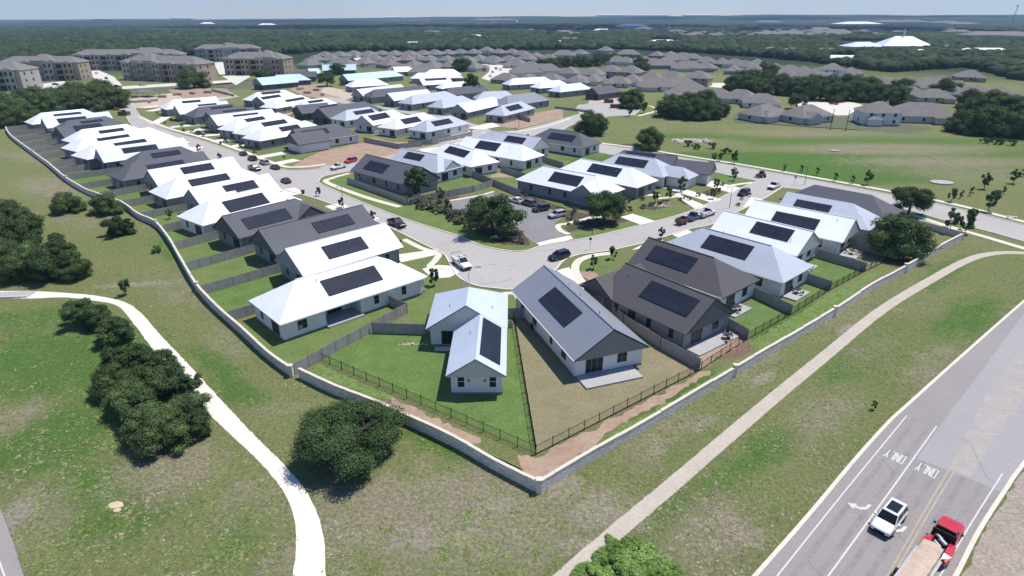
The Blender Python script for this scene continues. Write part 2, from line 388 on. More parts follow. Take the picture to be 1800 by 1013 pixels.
M_skid = mat('tar_seal', (.14, .135, .135), .85, .2, 1, coord='World')

# the main street round the bend, its branch and the collector road
s_near = [(180, 178), (215, 195), (235, 222), (300, 252), (370, 280), (430, 308), (490, 331), (550, 348), (606, 368), (660, 389), (712, 413.5), (754, 434.5), (780, 447), (792, 466), (806, 487), (835, 502), (870, 507),
          (903, 509), (940, 498), (973, 478), (992, 458), (1020, 448), (1071, 441), (1130, 428), (1164, 418), (1211, 403.6), (1253, 394), (1300, 371), (1344, 349), (1374, 330)]
s_in = [(230, 178), (243, 200), (260, 215), (301.6, 231.7), (357, 248), (424, 271), (488, 295.6), (523, 299.5), (560, 297)]
s_in2 = [(613, 302), (585, 307), (567, 311.6), (560, 320), (572, 327.7), (634, 355), (705, 383), (760, 401), (808.5, 416), (845.5, 432), (895, 441.5), (925, 441), (950, 433), (980, 427), (1034, 418.5), (1121, 397.5), (1200, 376.5), (1248, 357), (1287.5, 338), (1332, 318.5)]
A1 = catmull(V2(s_near)); A2 = catmull(V2(s_in)); A3 = catmull(V2(s_in2))
sheet('street', [A1 + A3[::-1] + A2[::-1]], M_street, .020)
b_far = [(560, 297), (580, 292), (640, 283), (700, 271), (760, 257), (800, 248), (822, 237), (838, 226.5)]
b_near = [(613, 302), (650, 291), (700, 281), (760, 268), (820, 258), (860, 251)]
c_top = [(845, 228), (880, 231), (912, 229.5), (960, 218), (1000, 206), (1020, 200), (1012, 192), (1018, 185), (1060, 180), (1110, 185), (1125, 193), (1115, 203), (1070, 205)]
c_bot = [(1070, 205), (1030, 213), (1000, 222), (985, 232)]
col_far = [(985, 232), (1010, 241), (1061, 254), (1120, 263), (1180, 274), (1243, 284), (1300, 293), (1400, 311), (1558, 341), (1629.5, 355), (1710, 373), (1800, 396), (1900, 420)]
col_near = [(860, 251), (930, 250), (1000, 256), (1040, 266), (1100, 277), (1170, 288), (1232, 297), (1279, 308), (1332, 318.5)]
col_near2 = [(1374, 330), (1430, 337), (1510, 352), (1600, 371), (1660, 388), (1743, 409), (1800, 425), (1900, 452)]
B1 = V2(b_far); B2 = V2(c_top); B3 = V2(c_bot); B4 = catmull(V2(col_far)); B5 = V2(col_near); B6 = catmull(V2(col_near2)); B7 = V2(b_near)
sheet('branch_road', [B1 + B2 + B3[1:] + B4[1:] + B6[::-1] + B5[::-1] + B7[::-1][1:]], M_street, .024)
rear = [(560, 174), (600, 182), (660, 190), (700, 197), (740, 205), (800, 214), (838, 226.5), (846, 228), (868, 231), (840, 220), (800, 208), (760, 200), (700, 192), (650, 184), (600, 175), (580, 170)]
sheet('rear_street', [V2(rear)], M_street, .028)
kb = MB()
for s in (A1, A2, A3, B1, B2[2:], B3, B4, B6): kerb(kb, s)
struct(kb.build('kerb', M_walk))
# sidewalks
wl = [([(245, 205), (262, 213), (304, 228), (360, 243), (424, 265), (490, 290), (523, 294), (572, 289)], 1.8), ([(614, 305), (585, 313), (575, 321), (640, 346), (703, 364)], 1.7),
      ([(1050, 251), (1120, 260), (1180, 270), (1243, 280), (1300, 289), (1400, 306.5), (1558, 335), (1629, 349), (1710, 367), (1800, 390), (1900, 415)], 1.8),
      ([(1585, 372), (1660, 396), (1743, 420), (1800, 437), (1900, 466)], 1.8), ([(710, 421), (742, 437), (770, 446), (765, 458), (757, 470), (790, 474)], 1.4),
      ([(1076, 445.6), (1045, 449), (1020, 457), (1011, 470), (1015, 485), (1032, 508)], 1.6), ([(884, 516), (905, 517), (914, 530), (921, 548)], 1.1),
      ([(1000, 412), (985, 405), (982, 396), (1005, 392), (1040, 382)], 1.3), ([(1000, 392), (1045, 383), (1085, 374)], 1.5),
      ([(790, 353), (838, 345), (868, 337)], 1.0), ([(1150, 350), (1190, 345), (1190, 336)], 1.3), ([(1096, 352), (1130, 344), (1160, 343)], 1.6),
      ([(1122, 204), (1145, 198), (1163, 193)], 2.2), ([(1160, 206), (1180, 206), (1200, 202)], 1.6), ([(1110, 184), (1140, 186), (1155, 193)], 1.4),
      ([(780, 262), (800, 253), (830, 247), (862, 247)], 1.6), ([(770, 252), (800, 247), (835, 244)], 1.4), ([(845, 234), (905, 232), (960, 222), (1003, 208)], 1.6), ([(1283, 327), (1300, 324), (1325, 321)], 1.5)]
sheet('sidewalk', [band(catmull(V2(a)), wd) for a, wd in wl], M_walk, .034)
dw = [[(697, 448), (771, 438), (764, 449), (705, 461.6)], [(742, 473), (770, 466), (800, 468), (806, 480), (790, 488), (760, 490)], [(978, 476), (1000, 470), (1012, 487), (1037, 507), (1030, 513), (1005, 495)],
      [(1164, 330), (1179, 326), (1269.5, 351), (1251, 356.4)], [(1183, 341), (1196, 343), (1243, 363), (1224, 369)], [(1204, 316), (1221, 310.6), (1303, 331), (1287, 340)], [(1090, 382), (1112, 376), (1155, 390), (1128, 396)],
      [(1166, 422), (1130, 430), (1110, 440), (1160, 432)], [(1210, 404), (1180, 412), (1195, 420), (1225, 414)], [(1320, 347), (1340, 350), (1325, 362), (1305, 365)],
      [(740, 262), (800, 256), (815, 262), (770, 272), (735, 269)], [(820, 226), (848, 219), (866, 216), (880, 222), (850, 228)], [(790, 237), (818, 228), (830, 232), (800, 243)]]
for a, b in (((270, 218), (292, 206)), ((300, 224), (350, 219)), ((330, 233), (360, 226)), ((345, 240), (392, 236)), ((372, 249), (430, 242)), ((405, 259), (445, 251)), ((455, 277), (505, 268)), ((482, 289), (522, 281)), ((262, 196), (285, 191)), ((250, 190), (278, 186))):
    dw.append(band(V2([a, b]), 4.6))
dw = [V2(d) if not isinstance(d[0], Vector) else d for d in dw]
for a, b in (((330, 268), (348, 258)), ((520, 343), (505, 332)), ((420, 305), (405, 296)), ((600, 367), (585, 360)), ((652, 388), (640, 380)), ((250, 232), (262, 226)), ((290, 250), (278, 240))): dw.append(band(V2([a, b]), 4.6))
sheet('driveway', dw, M_drive, .030)
sheet('parking_area', [catmull(V2([(795, 352), (862, 341), (915, 352), (990, 377), (976, 392), (984, 408), (1003, 417), (975, 426), (950, 431), (926, 418), (915, 405), (880, 385), (830, 374), (800, 372)]), 4, True)], M_lot, .026)
sheet('apron', [V2([(950, 433), (980, 427), (1008, 420), (1002, 414), (965, 422), (943, 428)])], M_drive, .032)

# mulch beds, lawns and bare lots
sheet('lawn_verge', [V2(q) for q in (
    [(560, 318), (575, 311), (613, 304), (614, 323), (720, 366), (800, 395), (845, 431), (808, 415), (705, 383), (634, 355), (572, 328)],
    [(805, 372), (880, 390), (925, 420), (945, 432), (925, 440), (895, 440), (845, 430), (800, 410), (720, 372), (780, 360)],
    [(985, 405), (1010, 417), (1034, 418), (1121, 397), (1090, 383), (1030, 385)], [(1118, 379), (1165, 362), (1198, 374), (1150, 388)],
    [(1196, 345), (1217, 345), (1247, 355), (1230, 362), (1203, 352)], [(1247, 338), (1290, 341), (1267, 349)], [(1142, 341), (1180, 332), (1196, 341), (1150, 351)],
    [(1000, 456), (1030, 449), (1070, 443), (1098, 436), (1070, 470), (1030, 478), (1022, 470)], [(754, 436), (712, 415), (700, 430), (740, 440)], [(774, 449), (790, 449), (797, 465), (778, 465)],
    [(757, 470), (740, 472), (715, 462), (765, 452)], [(300, 222), (345, 214), (380, 240), (340, 236)], [(380, 243), (420, 240), (460, 262), (424, 263)], [(452, 265), (500, 262), (520, 275), (500, 284), (470, 275)],
    [(265, 200), (300, 196), (320, 206), (290, 216)], [(1070, 196), (1100, 190), (1125, 192), (1140, 205), (1100, 210), (1075, 207)], [(884, 520), (905, 520), (913, 558), (890, 562)])], M_lawn2, .014)
sheet('lawn', [V2(q) for q in (
    [(772, 323), (807, 312), (845, 327), (801, 335)], [(905, 302), (934, 289), (951, 295), (930, 309)], [(1237, 298), (1254, 326), (1300, 331), (1325, 318), (1270, 303)],
    [(560, 630), (656, 585), (748, 587), (898, 555), (940, 795)], [(1280, 562), (1330, 528), (1389, 552), (1315, 596)], [(1405, 475), (1440, 452), (1518, 476), (1460, 508)],
    [(1655, 372), (1600, 377), (1580, 392), (1700, 412), (1680, 396)])], M_lawn, .016)
sheet('mown_lawn', [V2(q) for q in (
    [(943, 284), (967, 277), (1005, 284), (986, 295)], [(1320, 524), (1430, 495), (1458, 509), (1390, 552)], [(422, 582), (515, 661), (525, 655), (656, 586), (717, 551), (745, 500), (690, 480), (440, 555)],
    [(716, 552), (748, 583), (765, 505), (740, 500)], [(620, 318), (700, 343), (770, 352), (720, 360), (640, 335)], [(800, 336), (870, 326), (920, 318), (905, 312), (850, 312)], [(735, 500), (755, 486), (775, 480), (770, 500)])], M_lawn2, .0165)
sheet('dormant_lawn', [V2(q) for q in ([(903, 560), (942, 797), (1229, 650), (1040, 548), (950, 540)], [(1485, 455), (1505, 436), (1565, 455), (1522, 474)])], M_straw, .0165)
sheet('bare_lot', [V2(q) for q in (
    [(515, 290), (525, 297), (570, 294), (640, 283), (700, 271), (745, 258), (735, 250), (690, 250), (655, 242), (640, 250), (560, 268)], [(848, 316), (879, 302), (912, 316), (879, 324)],
    [(847, 219), (912, 227), (990, 208), (990, 190), (932, 200), (879, 212)], [(507, 158), (529, 149), (571, 148), (564, 163), (600, 172), (580, 174), (539, 170)], [(1212, 650), (1233, 649), (1312, 597), (1280, 575), (1215, 615)],
    [(1022, 478), (1050, 480), (1040, 497), (1018, 480)], [(1550, 420), (1600, 398), (1622, 405), (1612, 440), (1560, 450)], [(944, 803), (1050, 750), (1150, 698), (1233, 655), (1250, 655), (1180, 700), (1090, 745), (1030, 795), (985, 830), (950, 856), (925, 835), (905, 800)], [(690, 700), (720, 712), (800, 752), (850, 775), (820, 785), (760, 760), (700, 733), (680, 716)], [(295, 158), (345, 155), (400, 156), (400, 170), (330, 178)])], M_dirt, .017, rough_edge=.4)
sheet('pale_lot', [V2(q) for q in (
    [(215, 176), (300, 164), (400, 160), (420, 170), (330, 188), (270, 190), (228, 190)], [(860, 213), (900, 216), (940, 205), (900, 200)], [(560, 150), (640, 165), (600, 178), (555, 172)], [(820, 168), (870, 160), (900, 168), (860, 180)],
    [(1040, 168), (1090, 160), (1100, 182), (1030, 190)], [(440, 175), (470, 168), (520, 200), (470, 210)])], M_sand, .0168, rough_edge=.5)
sheet('planting_bed', [V2(q) for q in (
    [(835, 385), (905, 392), (930, 415), (930, 432), (880, 430), (835, 405)], [(992, 400), (1030, 388), (1100, 378), (1110, 388), (1050, 400), (1000, 408)], [(1190, 352), (1205, 348), (1225, 354), (1205, 360)], [(1232, 338), (1262, 330), (1270, 340), (1250, 345)],
    [(1120, 364), (1165, 355), (1180, 362), (1150, 370)], [(760, 352), (800, 345), (850, 352), (840, 372), (790, 372)], [(1070, 255), (1130, 262), (1170, 270), (1155, 262), (1120, 252)], [(1005, 372), (1060, 380), (1000, 390), (985, 378), (900, 345), (925, 340)])], M_mulch, .018, rough_edge=.3)
sheet('weedy_verge', [V2(q) for q in ([(1262, 655), (1180, 706), (1090, 752), (1020, 802), (1050, 800), (1160, 738), (1285, 655), (1330, 622), (1300, 630)], [(1318, 602), (1395, 557), (1465, 513), (1525, 481), (1560, 470), (1470, 545), (1380, 598), (1330, 620)], [(740, 745), (800, 770), (900, 812), (930, 835), (880, 820), (800, 780)], [(560, 640), (620, 668), (700, 703), (660, 700), (590, 675), (545, 655)])],
      mat('lush_weeds', (.085, .16, .026), .95, 0, .6, coord='World', col2=(.17, .22, .07), bump=1, bscale=4, fine=(2, .3)), .0176, rough_edge=.3)
# left row back yards are strips between the dividing fences
wall_left = [(12, 229), (20, 243), (58, 272), (90, 296), (118, 320), (160, 344), (212, 362), (245, 385), (276, 400), (300, 430), (320, 465), (348, 512), (382, 549), (422, 585), (470, 630), (513, 662)]
wall_near = [(528, 664), (590, 694), (660, 720), (720, 748), (800, 786), (870, 826), (947, 866)]
wall_right = [(947, 866), (1050, 804), (1160, 740), (1290, 661), (1380, 607), (1465, 556), (1530, 512), (1590, 479), (1650, 443), (1690, 421)]
WL = V2(wall_left)
# trail, path, highway
trail_l = [(0, 512), (60, 512), (110, 515), (160, 519), (215, 530), (245, 548), (283, 590), (340, 650), (390, 705), (450, 768), (500, 818), (545, 875), (567, 935), (572, 1013), (574, 1080)]
trail_r = [(0, 525), (60, 525), (110, 523), (160, 528), (205, 537), (228, 560), (258, 600), (300, 655), (345, 705), (395, 755), (450, 806), (495, 860), (518, 915), (520, 970), (515, 1013), (512, 1080)]
sheet('gravel_trail', [jag(catmull(V2(trail_l)) + catmull(V2(trail_r))[::-1], .05, 3, .5)], M_trail, .020)
path = [(970, 1035), (1000, 1008), (1080, 938), (1175, 858), (1280, 768), (1372, 690), (1460, 618), (1550, 545), (1640, 490), (1700, 458), (1745, 446), (1800, 445), (1860, 452)]
sheet('concrete_path', [jag(band(catmull(V2(path)), 1.7), .03, 5, .7)], M_path, .022)
hl = [(1270, 1080), (1332, 1008), (1420, 908), (1500, 812), (1560, 745), (1600, 708), (1700, 618), (1800, 530), (1900, 445)]
hr = [(1640, 1080), (1680, 1013), (1720, 935), (1765, 865), (1800, 815), (1900, 690)]
sheet('highway', [catmull(V2(hl)) + catmull(V2(hr))[::-1]], M_hwy, .020)
sheet('highway_resurfaced', [V2([(1612, 807), (1680, 832), (1760, 866), (1800, 815), (1900, 690), (2000, 560), (1900, 470), (1800, 552), (1720, 660), (1655, 745)])], M_hwy2, .024)
kb = MB(); kerb(kb, catmull(V2(hl)), .38, .13); kerb(kb, catmull(V2(hr)), .38, .13); struct(kb.build('highway_kerb', M_walk))
sheet('gravel_verge', [jag(V2([(1690, 1020), (1728, 940), (1772, 870), (1800, 828), (1900, 700), (2050, 700), (2050, 1080), (1660, 1080)]), .15, 8, .8)], mat('gravel_soil', (.31, .26, .215), .95, .15, .5, coord='World', bump=.6, bscale=4, fine=(3, .25)), .015)
sheet('side_road', [V2([(-60, 880), (0, 893), (22, 950), (42, 1013), (60, 1080), (-60, 1080)])], M_hwy, .020)
lm = [band(V2([(1345, 1040), (1370, 1008), (1480, 870), (1594, 731)]), .13), band(V2([(1435, 1042), (1458, 1010), (1550, 884), (1646, 750)]), .15), band(V2([(1632, 1045), (1655, 1008), (1710, 915), (1762, 833)]), .13), band(V2([(-2, 985), (8, 1013), (20, 1060)]), .14)]
sheet('lane_marking', lm, M_line, .0285)
sheet('centre_marking', [band(V2([(1545, 1035), (1567, 1000), (1630, 890), (1690, 790)]), .14), band(V2([(1553, 1037), (1576, 1001), (1640, 890), (1700, 792)]), .14)], M_yel, .0285)
M_faded = mat('faded_median_paint', (.345, .315, .29), .85, .08, .3, coord='World', fine=(1, .06))
sheet('painted_median', [V2([(1668, 826), (1706, 838), (1760, 750), (1850, 640), (1900, 585), (1900, 520), (1800, 610), (1730, 700)])], M_faded, .0262)
sheet('median_hatching', [band(V2([a, b]), .22) for a, b in (((1700, 805), (1728, 812)), ((1728, 765), (1756, 764)), ((1755, 725), (1788, 727)), ((1785, 685), (1815, 690)), ((1700, 750), (1706, 752)))], mat('pale_yellow_paint', (.42, .36, .27), .8, .2, 1, coord='World'), .033)
M_wear = mat('tyre_worn_asphalt', (.24, .218, .21), .8, .12, .4, coord='World', fine=(2, .1))
def offs(a, b, o): 
    A, B = P(*a).to_2d(), P(*b).to_2d(); d = (B - A).normalized(); n = Vector((-d.y, d.x)) * o; return [A + n, B + n]
wr = []
for a, b, c in (((1370, 1008), (1594, 731), -1), ((1458, 1010), (1646, 750), -1), ((1655, 1008), (1762, 833), 1)):
    for o in (.95, 2.45): wr.append(jag(band(offs(a, b, c * o), .5), .05, int(o * 9), .9))
sheet('tyre_wear', wr, M_wear, .0222)
ck = []; rc = random.Random(77)
for x, y, n_, L_ in ((1420, 985, 6, 1.1), (1500, 900, 5, 1.3), (1560, 850, 5, 1.0), (1690, 770, 6, 1.6), (1760, 720, 5, 1.8), (1720, 900, 5, 1.0), (900, 490, 4, 3), (780, 430, 4, 3), (1100, 415, 4, 3), (640, 375, 4, 3), (1240, 380, 3, 3), (1000, 440, 4, 2)):
    p = P(x, y).to_2d(); a_ = rc.uniform(0, 6.28); pts = [p]
    for _ in range(n_): a_ += rc.uniform(-.6, .6); p = p + Vector((math.cos(a_), math.sin(a_))) * L_ * rc.uniform(.6, 1.2); pts.append(p)
    ck.append(band(pts, .05 if y > 600 else .09))
sheet('crack_seal', ck, M_skid, .0262)
sheet('oil_stain', [[P(x, y).to_2d() + Vector((math.cos(t) * r_ * 1.6, math.sin(t) * r_)) for t in np.linspace(0, 5.7, 11)] for x, y, r_ in ((960, 375, .7), (972, 388, .6), (940, 366, .7), (925, 362, .6), (840, 470, .5), (700, 405, .6))], mat('oil_darkened_asphalt', (.19, .18, .175), .7, .1, 1, coord='World'), .0295)
sheet('tar_seam', [band(V2([(857, 466), (874, 465)]), .12), band(V2([(892, 468), (908, 468)]), .12)], M_skid, .028)
# lettering painted on the turn lanes: block strokes built as flat paint
LD = {'O': [((0, 0), (0, 1)), ((0, 1), (1, 1)), ((1, 1), (1, 0)), ((1, 0), (0, 0))], 'N': [((0, 0), (0, 1)), ((0, 1), (1, 0)), ((1, 0), (1, 1))], 'L': [((0, 1), (0, 0)), ((0, 0), (1, 0))], 'Y': [((0, 1), (.5, .5)), ((1, 1), (.5, .5)), ((.5, .5), (.5, 0))]}
def road_word(word, c, sx=.33, sy=1.65):
    d = (P(1458, 1010) - P(1646, 750)).to_2d().normalized(); r_ = Vector((d.y, -d.x)); cc = P(*c).to_2d(); out = []
    n = len(word); wtot = n * sx + (n - 1) * .17
    for i, ch in enumerate(word):
        x0 = -wtot / 2 + i * (sx + .17)
        for a, b in LD[ch]:
            A = cc + r_ * (x0 + a[0] * sx) + d * ((a[1] - .5) * sy); B = cc + r_ * (x0 + b[0] * sx) + d * ((b[1] - .5) * sy)
            e = (B - A).normalized() * .05; out.append(band([A - e, B + e], .12))
    return out
def turn_arrow(c, s=1.0):
    d = (P(1458, 1010) - P(1646, 750)).to_2d().normalized(); r_ = Vector((d.y, -d.x)); cc = P(*c).to_2d()
    T = lambda x, y: cc + r_ * x * s + d * y * s
    body = [T(-.8, -1.3), T(-.5, -1.3), T(-.42, -.6), T(-.1, -.22), T(.3, -.1), T(.3, .22), T(-.25, .12), T(-.68, -.4)]
    return [body, [T(.3, -.42), T(.3, .55), T(1.05, .08)]]
sheet('road_lettering', road_word('ONLY', (1573, 803)) + road_word('ONLY', (1629, 827)), M_line, .0315)
sheet('road_arrow', turn_arrow((1509, 893), 1.0) + turn_arrow((1571, 932), 1.0), M_line, .0315)

# ------------------------------------------------------------ houses
ZE, PT = 3.3, .65                     # eave height, roof pitch
def roof_block(mb, s0, s1, t0, t1, e0, e1, ze=ZE, pt=PT, along='s', th=.2):
    """a solid roof over the eave rectangle; ridge along s or t; ends 'g' gable or 'h' hip. slots: 0 metal, 1 fascia/soffit"""
    if along == 't':
        sub = MB(); roof_block(sub, t0, t1, -s1, -s0, e0, e1, ze, pt, 's', th)
        k = len(mb.v); mb.v += [(-y, x, z) for x, y, z in sub.v]; mb.f += [tuple(k + q for q in f) for f in sub.f]; mb.m += sub.m; return
    hw = (t1 - t0) / 2; tc = (t0 + t1) / 2; zr = ze + hw * pt
    a = s0 + (hw if e0 == 'h' else 0); b = s1 - (hw if e1 == 'h' else 0)
    if a > b: a = b = (a + b) / 2
    A, B, Cc, D = (s0, t0, ze), (s1, t0, ze), (s1, t1, ze), (s0, t1, ze); r0 = (a, tc, zr); r1 = (b, tc, zr)
    mb.poly([A, B, r1, r0]); mb.poly([Cc, D, r0, r1])
    if e0 == 'h': mb.poly([D, A, r0])
    if e1 == 'h': mb.poly([B, Cc, r1])
    lo = lambda p: (p[0], p[1], p[2] - th)
    if e0 == 'h' and e1 == 'h': ring = [A, B, Cc, D]
    else: ring = [A, B] + ([] if e1 == 'h' else [r1]) + [Cc, D] + ([] if e0 == 'h' else [r0])
    for i in range(len(ring)):
        p, q = ring[i], ring[(i + 1) % len(ring)]; mb.poly([lo(p), lo(q), q, p], 1)
    l = lo
    if e0 == 'h' and e1 == 'h': mb.poly([l(D), l(Cc), l(B), l(A)], 1)
    else:
        mb.poly([l(r0), l(r1), l(B), l(A)], 1); mb.poly([l(r1), l(r0), l(D), l(Cc)], 1)
        for ee, sx, dx in ((e0, s0, 1), (e1, s1, -1)):
            if ee == 'g':   # boarded gable closing the roof end, with its flat soffit
                x = sx + .07 * dx; zz = ze - th - .01; mb.poly([(x, t1 - .1, zz), (x, t0 + .1, zz), (x, tc, zr - th - .07)][::dx], 2)
                mb.poly([(x, t0 + .1, zz), (x, t1 - .1, zz), (x + 1.0 * dx, t1 - .1, zz), (x + 1.0 * dx, t0 + .1, zz)][::dx], 1)
        if e0 == 'h': mb.poly([l(r0), l(A), l(D)], 1)
        if e1 == 'h': mb.poly([l(r1), l(Cc), l(B)], 1)
def wall_block(mb, s0, s1, t0, t1, e0, e1, ze=ZE, pt=PT, along='s', ov=.55, gov=.85, th=.2, porch=None):
    if along == 't':
        sub = MB(); wall_block(sub, t0, t1, -s1, -s0, e0, e1, ze, pt, 's', ov, gov)
        k = len(mb.v); mb.v += [(-y, x, z) for x, y, z in sub.v]; mb.f += [tuple(k + q for q in f) for f in sub.f]; mb.m += sub.m; return
    hw = (t1 - t0) / 2; tc = (t0 + t1) / 2
    g0 = gov if e0 == 'g' else ov; g1 = gov if e1 == 'g' else ov
    a, b, c, d = s0 + g0, s1 - g1, t0 + ov, t1 - ov; zt = ze + ov * pt - th - .02; zb = .32
    zp = ze + hw * pt - th - .02
    def quad(p, q, z0, z1, mi=0): mb.poly([(p[0], p[1], z0), (q[0], q[1], z0), (q[0], q[1], z1), (p[0], p[1], z1)], mi)
    c4 = [(a, c), (b, c), (b, d), (a, d)]
    for i in range(4):
        if i == 0 and porch:   # an opening under the roof: two wall runs and a recess between them
            pa, pb, dp = porch; pts_ = [(a, c), (pa, c), (pa, c + dp), (pb, c + dp), (pb, c), (b, c)]
            for p, q in zip(pts_[:-1], pts_[1:]): quad(p, q, zb, zt)
            quad((pa, c), (pb, c), zt - .35, zt); mb.poly([(pa, c, zt - .02), (pb, c, zt - .02), (pb, c + dp, zt - .02), (pa, c + dp, zt - .02)])
        else: quad(c4[i], c4[(i + 1) % 4], zb, zt)
    if e0 == 'g': mb.poly([(a, d, zt), (a, c, zt), (a, tc, zp)], 2)
    if e1 == 'g': mb.poly([(b, c, zt), (b, d, zt), (b, tc, zp)], 2)
    f = .03; c4 = [(a - f, c - f), (b + f, c - f), (b + f, d + f), (a - f, d + f)]
    for i in range(4): quad(c4[i], c4[(i + 1) % 4], 0, zb + .02, 1)
def add_window(root, x, y, face, wd, ht, z0=1.15, door=False, trim=None):
    """face: 's-' wall facing -t (camera side), 's+' , 'e0' low end, 'e1' high end. x,y on the wall surface"""
    trim = M_winframe if trim is M_trim else trim
    fr = MB(); gl = MB(); n = {'s-': (0, -1), 's+': (0, 1), 'e0': (-1, 0), 'e1': (1, 0)}[face]
    def bx(mb, u0, u1, w0, w1, d0, d1):
        if n[0] == 0:
            ys = sorted((y + n[1] * d0, y + n[1] * d1)); mb.box(x + u0, x + u1, ys[0], ys[1], w0, w1)
        else:
            xs = sorted((x + n[0] * d0, x + n[0] * d1)); mb.box(xs[0], xs[1], y + u0, y + u1, w0, w1)
    h = wd / 2; t = .05
    bx(fr, -h, h, z0, z0 + t, -.02, .05); bx(fr, -h, h, z0 + ht - t, z0 + ht, -.02, .05)
    bx(fr, -h, -h + t, z0 + t, z0 + ht - t, -.02, .05); bx(fr, h - t, h, z0 + t, z0 + ht - t, -.02, .05)
    k = max(1, round(wd / 1.0)) if door or wd > 1.3 else 1
    for i in range(1, k): u = -h + wd * i / k; bx(fr, u - .04, u + .04, z0 + t, z0 + ht - t, -.01, .045)
    if not door: bx(fr, -h + t, h - t, z0 + ht * .5 - .03, z0 + ht * .5 + .03, -.005, .04)
    f = fr.build('patio_door' if door else 'window', trim or M_trim, root)
    bx(gl, -h + t, h - t, z0 + t, z0 + ht - t, -.02, .02); gl.build('pane', M_glass, f)
HOUSES = []
def house(name, r0, r1, wd, e0, e1, col, wall='g', panel=None, ext=(), label='', group=None, zr=None, detail=1, panels2=(), patio=None, notch=False, windows=True, pt=PT, ze=ZE, smin=0, porch=None):
    """ridge end pixels r0, r1 (photo), eave width wd; ext: (s0,s1,t0,t1,e0,e1,along,ze) in metres from the ridge start"""
    z = ze + wd / 2 * pt
    a = P(*r0, z); b = P(*r1, z); d = (b - a).to_2d(); L = d.length; d.normalize(); ang = math.atan2(d.y, d.x)
    if L < smin: L = smin
    root = thing(name, (a.x, a.y, 0), ang, label, 'house', group)
    hw = wd / 2; s0 = -hw if e0 == 'h' else 0; s1 = L + (hw if e1 == 'h' else 0)
    blocks = [(s0, s1, -hw, hw, e0, e1, 's', ze)]
    for e in ext:
        e = list(e); 
        for i in (0, 1):
            if isinstance(e[i], str): e[i] = L + float(e[i][1:] or 0)
        blocks.append(tuple(e))
    rb = MB(); wb = MB()
    for (p, q, t0, t1, f0, f1, al, zz) in blocks:
        roof_block(rb, p, q, t0, t1, f0, f1, zz, pt, al); 
        if zz > 1: wall_block(wb, p, q, t0, t1, f0, f1, zz, pt, al, porch=porch if not wb.v else None)
    gm = WM[{'D': 'd', 'E': 'd', 'G': 'n'}.get(col, 's' if wall == 'w' else 'n' if wall == 'n' else 'g')]
    ro = rb.build('roof', [RM[col], M_soffit if col in 'WPTLA' else M_darktrim, gm], root)
    wb.build('wall', [WM[wall], M_found, WM[{'D': 'd', 'E': 'd', 'G': 'n'}.get(col, 'w' if wall == 'w' else 'n' if wall == 'n' else 'g')]], root)
    if detail >= 2:
        # ridge cap and vent pipes
        rc = MB(); n1 = L if e1 == 'g' else L
        rc.box(0, n1, -.11, .11, z - .01, z + .07); rc.build('ridge_cap', RM[col], ro)
        for k in range(3):
            vb = MB(); rs = random.Random(len(HOUSES) * 5 + k); sx = rs.uniform(.08, .92) * L; ty = rs.uniform(-.75, -.12) * hw if k < 2 else rs.uniform(.1, .3) * hw
            zz = z - abs(ty) * pt
            if panel and ty < -.1 and .2 * L < sx < .8 * L: ty = .15 * hw; zz = z - abs(ty) * pt
            vb.tube((sx, ty, zz - .1), (sx, ty, zz + .45), .06, .06); vb.tube((sx, ty, zz + .45), (sx, ty, zz + .52), .1, .1); vb.build('vent_pipe', M_steel, ro)
    if detail >= 2:
        gb = MB(); gb.box(s0 + .05, s1 - .05, -hw - .13, -hw - .005, ze - .2, ze - .05); gb.build('gutter', M_trim if wall == 'w' else M_winframe, ro)
        for xx in (s0 + 1.0, s1 - 1.0): db = MB(); db.box(xx - .05, xx + .05, -hw + .44, -hw + .54, .3, ze - .2); db.build('downspout', M_trim if wall == 'w' else M_winframe, root)
    # solar array on the slope that faces the camera
    def slope_hit(px, side=-1):
        # plane z = z - side*t*pt ... for side -1: z = zr + t*pt
        o = Vector((0, 0, HC)); rr = ray(*px); n = Vector((-d.y, d.x))
        t0_ = (o.to_2d() - a.to_2d()).dot(n); td = rr.to_2d().dot(n)
        # o.z + k*rz = z + pt*(t0_+k*td) + .12
        k = (z + pt * t0_ + .14 - o.z) / (rr.z - pt * td)
        h = o + rr * k; q = h.to_2d() - a.to_2d()
        return q.dot(d), q.dot(n)
    for pn in ([panel] if panel else []) + list(panels2):
        (x0, ta), (x1, tb) = slope_hit(pn[0]), slope_hit(pn[1])
        x0, x1 = min(x0, x1), max(x0, x1); ta, tb = max(ta, tb), min(ta, tb)
        ta = min(ta, -.25); tb = max(tb, -hw + .35)
        if len(pn) > 2: x0, x1 = x0 + pn[2][0], x1 + pn[2][1]
        x0 = max(x0, s0 + 1.0); x1 = min(x1, s1 - .5)
        pb = MB(); cs = math.hypot(1, pt)
        H_ = lambda t, u: z + pt * t + u
        def pan(x0, x1, ta, tb):
            i = len(pb.v); pb.v += [(x0, tb, H_(tb, .07)), (x1, tb, H_(tb, .07)), (x1, ta, H_(ta, .07)), (x0, ta, H_(ta, .07)), (x0, tb, H_(tb, .14)), (x1, tb, H_(tb, .14)), (x1, ta, H_(ta, .14)), (x0, ta, H_(ta, .14))]
            for q in ((0, 3, 2, 1), (4, 5, 6, 7), (0, 1, 5, 4), (1, 2, 6, 5), (2, 3, 7, 6), (3, 0, 4, 7)): pb.f.append(tuple(i + c for c in q)); pb.m.append(0)
        if notch:
            xm = x0 + (x1 - x0) * .28; tm = ta + (tb - ta) * .66; pan(x0, xm, ta, tm); pan(xm + .01, x1, ta, tb)
        else: pan(x0, x1, ta, tb)
        pb.build('solar_panel', M_solar, root)
